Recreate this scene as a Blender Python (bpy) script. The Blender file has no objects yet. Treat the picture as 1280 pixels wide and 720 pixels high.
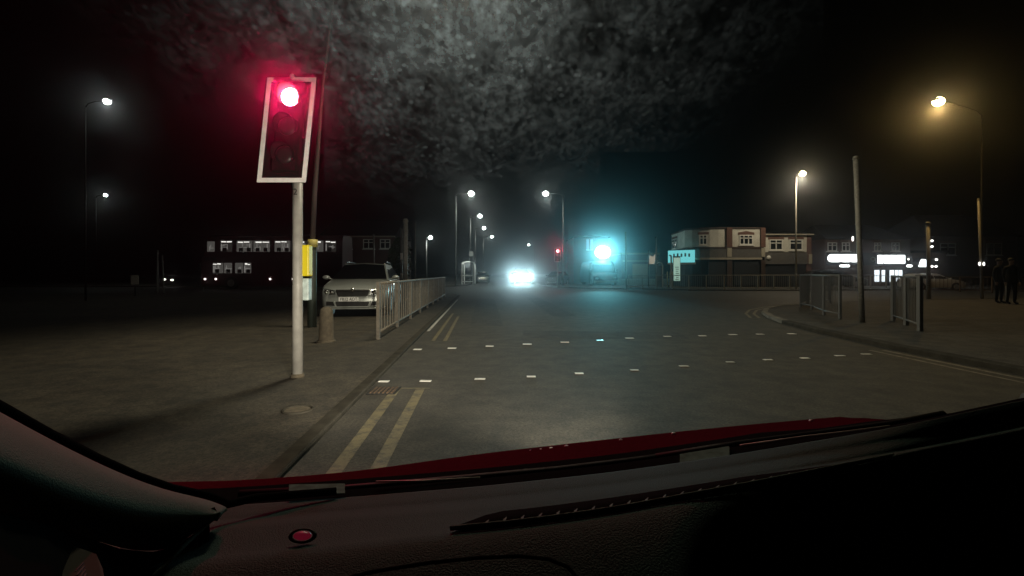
import bpy, bmesh, math, random
from mathutils import Vector, Matrix, noise
random.seed(7)
R = math.radians
S = bpy.context.scene
COL = S.collection
# ---------------------------------------------------------------- geometry of the view
F, CX, HY, H = 600.0, 640.0, 342.0, 1.25       # focal length in photo pixels, principal column, horizon row, eye height

def at(px, Y, py=None, z=0.0):
    """point at depth Y seen at photo column px (and row py, or at height z)"""
    return Vector(((px - CX) / F * Y, Y, z if py is None else H + (HY - py) / F * Y))

def gd(px, py, z=0.0):
    """ground point (height z) seen at a photo pixel"""
    Y = (H - z) * F / (py - HY)
    return Vector(((px - CX) / F * Y, Y, z))

# ---------------------------------------------------------------- materials
def principled(name, col, rough=0.6, metal=0.0, spec=0.5, emit=None, estr=0.0, nscale=0.0, namt=0.0, bump=0.0, bscale=40.0, coat=0.0):
    m = bpy.data.materials.new(name); m.use_nodes = True
    nt = m.node_tree; b = nt.nodes['Principled BSDF']
    b.inputs['Base Color'].default_value = (*col, 1); b.inputs['Roughness'].default_value = rough
    b.inputs['Metallic'].default_value = metal; b.inputs['Specular IOR Level'].default_value = spec
    b.inputs['Coat Weight'].default_value = coat
    if emit:
        b.inputs['Emission Color'].default_value = (*emit, 1); b.inputs['Emission Strength'].default_value = estr
    if namt or bump:
        tc = nt.nodes.new('ShaderNodeTexCoord')
    if namt:
        n = nt.nodes.new('ShaderNodeTexNoise'); n.inputs['Scale'].default_value = nscale; n.inputs['Detail'].default_value = 6
        nt.links.new(tc.outputs['Object'], n.inputs['Vector'])
        cr = nt.nodes.new('ShaderNodeValToRGB')
        cr.color_ramp.elements[0].position = 0.3; cr.color_ramp.elements[1].position = 0.7
        cr.color_ramp.elements[0].color = (*[c * (1 - namt) for c in col], 1)
        cr.color_ramp.elements[1].color = (*[min(1, c * (1 + namt)) for c in col], 1)
        nt.links.new(n.outputs['Fac'], cr.inputs['Fac']); nt.links.new(cr.outputs['Color'], b.inputs['Base Color'])
    if bump:
        n2 = nt.nodes.new('ShaderNodeTexNoise'); n2.inputs['Scale'].default_value = bscale; n2.inputs['Detail'].default_value = 4
        nt.links.new(tc.outputs['Object'], n2.inputs['Vector'])
        bp = nt.nodes.new('ShaderNodeBump'); bp.inputs['Strength'].default_value = bump; bp.inputs['Distance'].default_value = 0.01
        nt.links.new(n2.outputs['Fac'], bp.inputs['Height']); nt.links.new(bp.outputs['Normal'], b.inputs['Normal'])
    return m

def emis(name, col, s):
    return principled(name, (0.02, 0.02, 0.02), 0.4, emit=col, estr=s)

def asphalt(name, base, patch, rough, seed):
    m = bpy.data.materials.new(name); m.use_nodes = True
    nt = m.node_tree; L = nt.links; N = nt.nodes; b = N['Principled BSDF']
    tc = N.new('ShaderNodeTexCoord'); mp = N.new('ShaderNodeMapping'); mp.inputs['Location'].default_value = (seed, seed * 2.1, 0)
    L.new(tc.outputs['Object'], mp.inputs['Vector'])
    def noi(s, d, det=6):
        n = N.new('ShaderNodeTexNoise'); n.inputs['Scale'].default_value = s; n.inputs['Detail'].default_value = det
        n.inputs['Roughness'].default_value = d; L.new(mp.outputs['Vector'], n.inputs['Vector']); return n
    big, fine, mid = noi(0.35, 0.6), noi(42, 0.85, 9), noi(3.0, 0.75, 9)
    r1 = N.new('ShaderNodeValToRGB'); r1.color_ramp.elements[0].position = 0.35; r1.color_ramp.elements[1].position = 0.68
    r1.color_ramp.elements[0].color = (*base, 1); r1.color_ramp.elements[1].color = (*patch, 1)
    L.new(big.outputs['Fac'], r1.inputs['Fac'])
    r2 = N.new('ShaderNodeValToRGB'); r2.color_ramp.elements[0].position = 0.4; r2.color_ramp.elements[1].position = 0.62
    r2.color_ramp.elements[0].color = (0.3, 0.3, 0.3, 1); r2.color_ramp.elements[1].color = (1.9, 1.88, 1.8, 1)
    L.new(fine.outputs['Fac'], r2.inputs['Fac'])
    r3 = N.new('ShaderNodeValToRGB'); r3.color_ramp.elements[0].position = 0.4; r3.color_ramp.elements[1].position = 0.6
    r3.color_ramp.elements[0].color = (0.62, 0.62, 0.62, 1); r3.color_ramp.elements[1].color = (1.3, 1.28, 1.22, 1)
    L.new(mid.outputs['Fac'], r3.inputs['Fac'])
    mx = N.new('ShaderNodeMix'); mx.data_type = 'RGBA'; mx.blend_type = 'MULTIPLY'; mx.inputs['Factor'].default_value = 1
    L.new(r1.outputs['Color'], mx.inputs['A']); L.new(r2.outputs['Color'], mx.inputs['B'])
    my = N.new('ShaderNodeMix'); my.data_type = 'RGBA'; my.blend_type = 'MULTIPLY'; my.inputs['Factor'].default_value = 1
    L.new(mx.outputs['Result'], my.inputs['A']); L.new(r3.outputs['Color'], my.inputs['B'])
    L.new(my.outputs['Result'], b.inputs['Base Color'])
    b.inputs['Roughness'].default_value = rough
    bp = N.new('ShaderNodeBump'); bp.inputs['Strength'].default_value = 0.35; bp.inputs['Distance'].default_value = 0.02
    L.new(fine.outputs['Fac'], bp.inputs['Height']); L.new(bp.outputs['Normal'], b.inputs['Normal'])
    return m

def worn_paint(name, col, under, wear):
    m = bpy.data.materials.new(name); m.use_nodes = True
    nt = m.node_tree; L = nt.links; N = nt.nodes; b = N['Principled BSDF']
    tc = N.new('ShaderNodeTexCoord'); n = N.new('ShaderNodeTexNoise'); n.inputs['Scale'].default_value = 9; n.inputs['Detail'].default_value = 8
    n.inputs['Roughness'].default_value = 0.75; L.new(tc.outputs['Object'], n.inputs['Vector'])
    r = N.new('ShaderNodeValToRGB'); r.color_ramp.elements[0].position = wear - 0.08; r.color_ramp.elements[1].position = wear + 0.08
    r.color_ramp.elements[0].color = (*under, 1); r.color_ramp.elements[1].color = (*col, 1)
    L.new(n.outputs['Fac'], r.inputs['Fac']); L.new(r.outputs['Color'], b.inputs['Base Color']); b.inputs['Roughness'].default_value = 0.6
    return m

def brick(name, c1, c2, mortar, scale=4.0):
    m = bpy.data.materials.new(name); m.use_nodes = True
    nt = m.node_tree; L = nt.links; N = nt.nodes; b = N['Principled BSDF']
    tc = N.new('ShaderNodeTexCoord'); mp = N.new('ShaderNodeMapping'); mp.inputs['Rotation'].default_value = (R(90), 0, 0)
    L.new(tc.outputs['Object'], mp.inputs['Vector'])
    t = N.new('ShaderNodeTexBrick'); t.inputs['Scale'].default_value = scale
    t.inputs['Color1'].default_value = (*c1, 1); t.inputs['Color2'].default_value = (*c2, 1); t.inputs['Mortar'].default_value = (*mortar, 1)
    L.new(mp.outputs['Vector'], t.inputs['Vector']); L.new(t.outputs['Color'], b.inputs['Base Color']); b.inputs['Roughness'].default_value = 0.85
    return m

M = {}
M['road'] = asphalt('road asphalt', (0.042, 0.038, 0.031), (0.057, 0.052, 0.042), 0.75, 1.0)
M['pave'] = asphalt('pavement asphalt', (0.04, 0.034, 0.025), (0.066, 0.056, 0.041), 0.85, 5.0)
M['paveR'] = asphalt('island paving', (0.05, 0.047, 0.042), (0.07, 0.066, 0.058), 0.85, 9.0)
M['kerb'] = principled('kerb concrete', (0.06, 0.055, 0.044), 1.0, spec=0.05, nscale=6, namt=0.3, bump=0.3, bscale=60)
M['kerbpale'] = principled('pale kerb stone', (0.24, 0.23, 0.2), 1.0, spec=0.05, nscale=3, namt=0.4, bump=0.3, bscale=60)
M['yellow'] = worn_paint('yellow road paint', (0.19, 0.16, 0.078), (0.06, 0.054, 0.042), 0.47)
M['stud'] = principled('white stud', (0.85, 0.85, 0.8), 0.35)
M['whitepaint'] = worn_paint('white road paint', (0.5, 0.5, 0.47), (0.08, 0.078, 0.07), 0.42)
M['paleline'] = worn_paint('faded pale line', (0.2, 0.19, 0.16), (0.05, 0.048, 0.044), 0.48)
M['galv'] = principled('galvanised steel', (0.36, 0.34, 0.29), 0.6, 0.15, nscale=20, namt=0.25)
M['dullrail'] = principled('dull weathered steel', (0.21, 0.185, 0.145), 0.7, 0.1, nscale=20, namt=0.25)
M['greypole'] = principled('pale grey painted steel', (0.36, 0.35, 0.32), 0.5, 0.0, nscale=8, namt=0.18, bump=0.1)
M['greenpole'] = principled('dark green painted steel', (0.045, 0.06, 0.05), 0.5, nscale=8, namt=0.2)
M['darkpole'] = principled('dull grey steel', (0.22, 0.22, 0.21), 0.5, 0.3)
M['blackpole'] = principled('black painted steel', (0.012, 0.012, 0.012), 0.8, spec=0.1)
M['dimpole'] = principled('dark brown painted steel', (0.07, 0.055, 0.05), 0.7, spec=0.2)
M['black'] = principled('black plastic', (0.012, 0.012, 0.012), 0.45)
M['blackmatt'] = principled('black board', (0.006, 0.006, 0.006), 0.9, spec=0.1)
M['sigblack'] = principled('matt black signal plastic', (0.005, 0.005, 0.005), 0.9, spec=0.1)
M['whiteframe'] = principled('white border tape', (0.75, 0.72, 0.7), 0.6, nscale=12, namt=0.12)
M['yellowbox'] = principled('yellow plastic', (0.75, 0.62, 0.02), 0.4)
M['palepanel'] = principled('pale blue panel', (0.5, 0.6, 0.58), 0.4, nscale=14, namt=0.3)
M['band'] = principled('faded yellow band', (0.5, 0.42, 0.12), 0.6)
M['silver'] = principled('silver car paint', (0.5, 0.53, 0.5), 0.28, 0.45, coat=0.5)
M['darkcar'] = principled('dark car paint', (0.02, 0.022, 0.025), 0.3, 0.3, coat=0.8)
M['whitecar'] = principled('white car paint', (0.6, 0.58, 0.54), 0.4, coat=0.5)
M['glass'] = principled('dark car glass', (0.006, 0.007, 0.008), 0.08, 0.0, 0.6)
M['chrome'] = principled('chrome', (0.75, 0.75, 0.73), 0.15, 1.0)
M['tyre'] = principled('tyre rubber', (0.015, 0.015, 0.015), 0.8)
M['rim'] = principled('alloy rim', (0.45, 0.45, 0.45), 0.35, 0.8)
M['lampglass'] = principled('headlamp reflector', (0.55, 0.57, 0.56), 0.2, 0.9)
M['plate'] = principled('white number plate', (0.9, 0.9, 0.88), 0.3, emit=None)
M['ink'] = principled('black lettering', (0.01, 0.01, 0.01), 0.6)
M['concrete'] = principled('weathered concrete', (0.115, 0.095, 0.065), 0.9, nscale=14, namt=0.3, bump=0.5, bscale=40)
M['redbus'] = principled('dark red coach paint', (0.055, 0.008, 0.012), 0.35, coat=0.4)
M['cream'] = principled('cream render', (0.6, 0.59, 0.53), 0.9, nscale=1.2, namt=0.15, bump=0.2)
M['brick'] = brick('red brick', (0.11, 0.042, 0.03), (0.15, 0.06, 0.04), (0.14, 0.12, 0.1))
M['brickdark'] = brick('dark brown brick', (0.075, 0.035, 0.028), (0.1, 0.05, 0.04), (0.1, 0.09, 0.08))
M['slate'] = principled('slate roof', (0.016, 0.016, 0.018), 0.9, spec=.1, nscale=5, namt=0.3)
M['pvc'] = principled('white window frame', (0.7, 0.7, 0.66), 0.5)
M['pane'] = principled('dark window glass', (0.012, 0.014, 0.016), 0.08, 0, 0.6)
M['fascia'] = principled('grey shop fascia', (0.11, 0.105, 0.1), 0.6, nscale=3, namt=0.15)
M['fasciapale'] = principled('pale shop canopy edge', (0.38, 0.35, 0.28), 0.6)
M['shutter'] = principled('dark shop shutter', (0.02, 0.022, 0.026), 0.6, 0.2)
M['string'] = principled('dark brown moulding', (0.05, 0.03, 0.022), 0.7)
M['leaf'] = principled('dark leaves', (0.035, 0.055, 0.025), 0.7, nscale=3, namt=0.4)
M['bark'] = principled('bark', (0.05, 0.04, 0.03), 0.9)
M['timber'] = principled('brown timber', (0.11, 0.07, 0.04), 0.85, nscale=6, namt=0.3)
M['cloth'] = principled('black clothing', (0.012, 0.012, 0.014), 0.85)
M['skin'] = principled('skin', (0.4, 0.26, 0.2), 0.6)
M['hair'] = principled('dark hair', (0.015, 0.012, 0.01), 0.7)
M['stripe'] = principled('pale stripe', (0.75, 0.76, 0.74), 0.6)
# own car
M['dash'] = principled('grained dashboard plastic', (0.024, 0.038, 0.032), 0.85, spec=0.05, nscale=4, namt=0.1, bump=0.5, bscale=450)
M['pillar'] = principled('dark grey pillar trim', (0.05, 0.075, 0.06), 0.85, spec=0.1, bump=0.3, bscale=600)
M['deep'] = principled('black scuttle plastic', (0.005, 0.005, 0.005), 1.0, spec=0.0)
M['wiper'] = principled('wiper rubber', (0.008, 0.009, 0.009), 0.6, spec=0.05)
M['redpaint'] = principled('red bonnet paint', (0.03, 0.003, 0.0055), 0.8, 0.0, spec=0.0, nscale=60, namt=0.2)
M['reflection_patch'] = principled('grey sticker', (0.05, 0.095, 0.08), 0.9, spec=0.02, nscale=60, namt=0.3)
M['card'] = principled('grey brown card', (0.03, 0.028, 0.022), 0.9, spec=.05)
# light givers
M['red_on'] = emis('lit red lens', (1.0, 0.10, 0.12), 40)
M['hoodglow'] = principled('hood tinted by lens glow', (0.10, 0.05, 0.03), 0.6)  # reddish tint paints the lit lens's glow into the hood
M['lens_off'] = principled('unlit dark lens', (0.012, 0.012, 0.012), 0.35, spec=.2)
M['lamp_white'] = emis('lit white lamp lens', (0.9, 1.0, 0.92), 25)
M['lamp_orange'] = emis('lit sodium lamp lens', (1.0, 0.78, 0.36), 25)
M['head_on'] = emis('lit headlamp', (0.85, 1.0, 1.0), 30)
M['beacon'] = emis('lit beacon', (0.6, 1.0, 1.0), 24)
M['sign_white'] = emis('lit white sign', (0.95, 1.0, 1.0), 4.0)
M['sign_cyan'] = emis('lit cyan sign', (0.22, 0.85, 0.88), 0.7)
M['sign_green'] = emis('lit poster panel', (0.55, 0.85, 0.68), 0.5)
M['shop_lit'] = emis('lit shop window', (0.85, 0.95, 1.0), 1.6)
M['bus_strip'] = emis('bus ceiling light', (1.0, 0.97, 0.9), 1.1)
M['bus_pane'] = emis('lit bus window', (1.0, 0.94, 0.85), 0.06)
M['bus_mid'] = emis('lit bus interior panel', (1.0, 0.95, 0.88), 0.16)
M['bus_dim'] = emis('dim bus window', (1.0, 0.9, 0.8), 0.015)
M['marker'] = emis('small marker light', (1.0, 0.97, 0.9), 3.0)
M['led_red'] = emis('red warning light', (1.0, 0.04, 0.12), 0.06)

# ---------------------------------------------------------------- mesh builder
class MB:
    def __init__(s): s.v, s.f = [], []
    def add(s, vs, fs):
        b = len(s.v); s.v += [Vector(p) for p in vs]; s.f += [tuple(i + b for i in q) for q in fs]; return s
    def box(s, c, d, rz=0.0, rx=0.0, ry=0.0):
        m = Matrix.Rotation(rz, 3, 'Z') @ Matrix.Rotation(ry, 3, 'Y') @ Matrix.Rotation(rx, 3, 'X')
        vs = [Vector(c) + m @ Vector((x * d[0] / 2, y * d[1] / 2, z * d[2] / 2)) for x in (-1, 1) for y in (-1, 1) for z in (-1, 1)]
        return s.add(vs, [(0, 1, 3, 2), (4, 6, 7, 5), (0, 4, 5, 1), (2, 3, 7, 6), (0, 2, 6, 4), (1, 5, 7, 3)])
    def bar(s, a, b, w, t=None):
        """square bar from a to b"""
        return s.tube([a, b], [w / 2 * 1.414] * 2, 4)
    def tube(s, pts, rad, n=12, caps=True):
        pts = [Vector(p) for p in pts]
        if not isinstance(rad, (list, tuple)): rad = [rad] * len(pts)
        vs, fs = [], []
        for i, p in enumerate(pts):
            d = (pts[min(i + 1, len(pts) - 1)] - pts[max(i - 1, 0)]).normalized()
            up = Vector((0, 0, 1)) if abs(d.z) < 0.9 else Vector((0, 1, 0))
            u = d.cross(up).normalized(); w = u.cross(d).normalized()
            for k in range(n):
                a = 2 * math.pi * (k + 0.5) / n
                vs.append(p + (u * math.cos(a) + w * math.sin(a)) * rad[i])
        for i in range(len(pts) - 1):
            for k in range(n):
                fs.append((i * n + k, i * n + (k + 1) % n, (i + 1) * n + (k + 1) % n, (i + 1) * n + k))
        if caps:
            fs.append(tuple(range(n - 1, -1, -1))); fs.append(tuple((len(pts) - 1) * n + k for k in range(n)))
        return s.add(vs, fs)
    def prism(s, poly, z0, z1):
        n = len(poly)
        vs = [(x, y, z0) for x, y in poly] + [(x, y, z1) for x, y in poly]
        fs = [tuple(range(n - 1, -1, -1)), tuple(range(n, 2 * n))] + [(k, (k + 1) % n, n + (k + 1) % n, n + k) for k in range(n)]
        return s.add(vs, fs)
    def slab(s, pts, d):
        """polygon of 3D points thickened along vector d"""
        n = len(pts); d = Vector(d); pts = [Vector(p) for p in pts]
        vs = pts + [p + d for p in pts]
        fs = [tuple(range(n - 1, -1, -1)), tuple(range(n, 2 * n))] + [(k, (k + 1) % n, n + (k + 1) % n, n + k) for k in range(n)]
        return s.add(vs, fs)
    def grid(s, rows):
        n = len(rows[0]); vs = [p for r in rows for p in r]
        fs = [(i * n + k, i * n + k + 1, (i + 1) * n + k + 1, (i + 1) * n + k) for i in range(len(rows) - 1) for k in range(n - 1)]
        return s.add(vs, fs)
    def ball(s, c, r, n=10, m=6, sc=(1, 1, 1)):
        vs, fs = [], []
        for i in range(m + 1):
            t = math.pi * i / m
            for k in range(n):
                a = 2 * math.pi * k / n
                vs.append(Vector(c) + Vector((r * sc[0] * math.sin(t) * math.cos(a), r * sc[1] * math.sin(t) * math.sin(a), r * sc[2] * math.cos(t))))
        for i in range(m):
            for k in range(n):
                fs.append((i * n + k, i * n + (k + 1) % n, (i + 1) * n + (k + 1) % n, (i + 1) * n + k))
        return s.add(vs, fs)
    def build(s, name, mat, parent=None, smooth=False, bevel=0.0, off=None):
        me = bpy.data.meshes.new(name)
        o = Vector(off) if off is not None else Vector()
        me.from_pydata([p - o for p in s.v], [], s.f)
        bm = bmesh.new(); bm.from_mesh(me)
        bmesh.ops.remove_doubles(bm, verts=bm.verts, dist=1e-5)
        bmesh.ops.recalc_face_normals(bm, faces=bm.faces)
        bm.to_mesh(me); bm.free()
        me.materials.append(mat)
        if smooth: me.polygons.foreach_set('use_smooth', [True] * len(me.polygons))
        ob = bpy.data.objects.new(name, me); COL.objects.link(ob)
        if parent is not None: ob.parent = parent
        elif off is not None: ob.location = o
        if bevel:
            md = ob.modifiers.new('soft edge', 'BEVEL'); md.width = bevel; md.segments = 2; md.limit_method = 'ANGLE'
        return ob

def tag(o, label, cat, group=None, kind=None):
    if label: o['label'] = label
    if cat: o['category'] = cat
    if group: o['group'] = group
    if kind: o['kind'] = kind
    return o
def thing(name, loc, label, cat, group=None, rz=0.0):
    o = bpy.data.objects.new(name, None); COL.objects.link(o); o.location = loc; o.rotation_euler.z = rz; o.empty_display_size = 0.3
    return tag(o, label, cat, group)
def setting(name, mb, mat, **k):
    o = mb.build(name, mat, **k); o['kind'] = 'structure'; return o
def copy_tree(o, parent=None):
    c = o.copy(); COL.objects.link(c)
    if parent is not None: c.parent = parent
    for ch in list(o.children): copy_tree(ch, c)
    return c
def lettering(name, body, size, mat, parent, loc, rot=(R(90), 0, 0), sx=1.0, extrude=0.002):
    cu = bpy.data.curves.new(name, 'FONT'); cu.body = body; cu.size = size; cu.align_x = 'CENTER'; cu.align_y = 'CENTER'; cu.extrude = extrude
    tmp = bpy.data.objects.new(name, cu); COL.objects.link(tmp)
    dg = bpy.context.evaluated_depsgraph_get(); me = bpy.data.meshes.new_from_object(tmp.evaluated_get(dg))
    bpy.data.objects.remove(tmp)
    me.materials.clear(); me.materials.append(mat)
    o = bpy.data.objects.new(name, me); COL.objects.link(o); o.parent = parent; o.location = loc; o.rotation_euler = rot; o.scale = (sx, 1, 1)
    return o
def light(name, kind, loc, col, power, parent=None, aim=None, cone=60, blend=0.5, size=0.05):
    d = bpy.data.lights.new(name, kind); d.color = col; d.energy = power; d.shadow_soft_size = size
    if kind == 'SPOT': d.spot_size = R(cone); d.spot_blend = blend
    o = bpy.data.objects.new(name, d); COL.objects.link(o); o.location = loc
    if aim is not None: o.rotation_euler = Vector(aim).to_track_quat('-Z', 'Y').to_euler()
    if parent is not None: o.parent = parent; o.location = Vector(loc) - parent.location
    return o

# ---------------------------------------------------------------- setting: road, pavements, kerbs, markings
def kx(Y): return -1.557 - 0.0627 * (Y - 5.28)               # left kerb line
def rx(Y): return 3.9 - 0.0627 * (Y - 42)                    # right kerb of the road beyond the junction
b = MB(); xs = [-400, -120, -40, -10, 0, 10, 40, 120, 400]; ys = [-60, 0, 20, 40, 80, 160, 400, 1200]
b.grid([[(x, y, 0) for x in xs] for y in ys]); setting('road', b, M['road'])

def pavement(poly, mat, kerb, h, w=0.14, km='kerb'):
    """raised slab of the polygon with a kerb along its edge listed in KERB (index pairs run along poly order)"""
    b = MB(); b.prism(poly, -0.05, h); p = setting('pavement', b, mat)
    for i0, i1, *mm in kerb:
        pts = [Vector((*poly[i], 0)) for i in range(i0, i1 + 1)]
        kb = MB(); rows = []
        for i, p_ in enumerate(pts):
            d = (pts[min(i + 1, len(pts) - 1)] - pts[max(i - 1, 0)]).normalized(); nrm = Vector((d.y, -d.x, 0))
            rows.append([p_ + nrm * 0.006 + Vector((0, 0, -0.04)), p_ + nrm * 0.006 + Vector((0, 0, h - 0.012)), p_ - nrm * 0.012 + Vector((0, 0, h + 0.006)), p_ - nrm * w * .8 + Vector((0, 0, h + 0.006))])
        kb.grid(rows); setting('kerb', kb, M[mm[0] if mm else km])
def arc(c, r, a0, a1, n):
    return [(c[0] + r * math.cos(R(a0 + (a1 - a0) * i / n)), c[1] + r * math.sin(R(a0 + (a1 - a0) * i / n))) for i in range(n + 1)]
PH = 0.035
# left pavement up to the side road; order runs so that the road lies on the right-hand side (outward normal)
left = [(-60, -8), (kx(-8), -8)] + [(kx(y), y) for y in (0, 5, 9, 15, 22, 27)] + arc((kx(27) - 3.2, 27), 3.0, 0, 88, 6) + [(-60, 30)]
pavement(left, M['pave'], [(1, len(left) - 2)], PH)
left2 = [(-90, 45), (kx(49) - 4, 45)] + arc((kx(49) - 4, 49), 3.8, -88, 0, 6) + [(kx(y), y) for y in (55, 70, 100, 160, 260)] + [(-90, 260)]
pavement(left2, M['pave'], [(1, len(left2) - 2)], 0.08)
# right-hand corner pavement (outline read from the kerb in the photo)
cor = [(6.35, -8), (6.35, 0), (6.33, 4), (6.28, 6), (6.26, 7.8), (6.45, 10.2), (6.75, 12.0), (7.15, 13.4), (7.7, 14.8), (8.5, 16.2), (9.7, 17.6), (11.5, 18.9), (14.5, 20.2), (20, 22.0), (40, 27), (60, 32)]
pavement(list(reversed(cor)) + [(60, -8)], M['paveR'], [(0, 4), (4, 9, 'kerbpale'), (9, 15)], 0.08, .2)
for o in COL.objects:
    if o.name.startswith('kerb'): pass
# far pavements
farr = [(rx(40) + 2.2, 40.0)] + [(9.8, 38.4), (13, 35.4), (17, 34.6), (30, 36.0), (60, 42), (90, 50), (90, 260), (rx(260), 260), (rx(100), 100), (rx(60), 60), (rx(44), 44)]
pavement(list(reversed(farr)) , M['paveR'], [], 0.08)

def strip(name, pts, w, mat, z=0.004):
    b = MB(); rows = []
    pts = [Vector((p[0], p[1], z)) for p in pts]
    for i, p in enumerate(pts):
        d = (pts[min(i + 1, len(pts) - 1)] - pts[max(i - 1, 0)]).normalized(); n = Vector((-d.y, d.x, 0))
        rows.append([p - n * w / 2, p + n * w / 2])
    b.grid(rows); return b
def lineset(name, sets, mat, z=0.004):
    b = MB()
    for pts, w in sets: q = strip('', pts, w, mat, z); b.add(q.v, q.f)
    return setting(name, b, mat)
def offs(y0, y1, d, n=8): return [(kx(y0 + (y1 - y0) * i / n) + d, y0 + (y1 - y0) * i / n) for i in range(n + 1)]
lineset('yellow_line_marking', [(offs(0.5, 5.2, 0.30), 0.095), (offs(0.5, 5.2, 0.56), 0.095), ([(kx(5.22) + 0.20, 5.22), (kx(5.22) + 0.66, 5.22)], 0.035),
                       (offs(8.9, 15, 0.32), 0.07), (offs(8.9, 14, 0.54), 0.07)], M['yellow'])
lineset('pale_line_marking', [(offs(10.4, 23, 0.06), 0.06)], M['whitepaint'])
def around(d): # the corner's double yellow follows the kerb
    out = []
    P = [Vector(p) for p in cor[2:14]]
    for i, p in enumerate(P):
        t = (P[min(i + 1, len(P) - 1)] - P[max(i - 1, 0)]).normalized(); n = Vector((-t.y, t.x)); out.append(tuple(p + n * d))
    return out
a1, a2 = around(0.22), around(0.44)
lineset('pale_line_marking', [(a1[:3], 0.07), (a2[:3], 0.06)], M['paleline'])
lineset('yellow_line_marking', [(a1[5:], 0.08), (a2[5:], 0.08)], M['yellow'])

row1 = [(480, 477), (532, 476.5), (600, 474), (664, 471), (724, 467), (793, 463), (855, 458), (913, 453), (960, 450), (1006, 448), (1050, 445), (1083, 443)]
row2 = [(522, 437), (565, 435.5), (612, 433), (659, 430.5), (706, 428), (750, 425.7), (787, 423), (834, 420.7), (878, 420), (916, 418.5), (950, 418), (990, 417.5)]
for rw, lab, grp in ((row1, 'square white crossing stud in the nearer row across the road', 'crossing studs of the nearer row'),
                     (row2, 'square white crossing stud in the farther row across the road', 'crossing studs of the farther row')):
    for px, py in rw:
        p = gd(px, py); b = MB(); dk = 1.0 if rw is row1 else 1.45; w = dk ** .5 * 0.125 * random.uniform(0.85, 1.15)
        b.prism([(-w / 2, -0.034 * dk), (w / 2, -0.034 * dk), (w / 2, 0.034 * dk), (-w / 2, 0.034 * dk)], 0.001, 0.008)
        o = b.build('crossing_stud', M['stud'], bevel=0.003); o.location = (p.x, p.y, 0); o.rotation_euler.z = R(random.uniform(-3, 3)); tag(o, lab, 'crossing stud', grp)

pc = gd(372, 513, PH); cov = thing('inspection_cover', (pc.x, pc.y, PH), 'round metal cover set in the pavement below the near signal pole', 'cover')
MB().tube([(0, 0, 0.001), (0, 0, .006)], .11, 24).build('lid', M['concrete'], cov)
q = MB(); q.tube([(.125 * math.cos(R(a)), .125 * math.sin(R(a)), .005) for a in range(0, 361, 15)], .012, 6, False); q.build('rim', M['kerb'], cov, True)
pg = gd(466, 489, 0); gu = thing('road_gully', (pg.x + .12, pg.y, 0), 'rusty drain grate in the gutter at the end of the yellow lines', 'drain grate')
q = MB(); q.box((0, 0, .006), (.3, .3, .008)); q.build('frame', M['black'], gu)
q = MB()
for k in range(6): q.box((-.11 + .044 * k, 0, .014), (.02, .26, .008))
q.build('grate', M['timber'], gu)
M['patch'] = asphalt('road repair', (0.036, 0.035, 0.033), (0.05, 0.048, 0.044), 0.8, 3.3)
def patch(poly): 
    b = MB(); b.add([(x, y, .002) for x, y in poly], [tuple(range(len(poly)))]); setting('road_patch', b, M['patch'])
patch([(.2, 9.3), (3.4, 9.1), (3.5, 10.2), (.25, 10.5)]); patch([(-1.0, 11.5), (-.2, 11.4), (-.9, 24), (-1.75, 24)]); patch([(1.2, 14), (1.9, 14), (1.2, 30), (.5, 30)])
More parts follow.
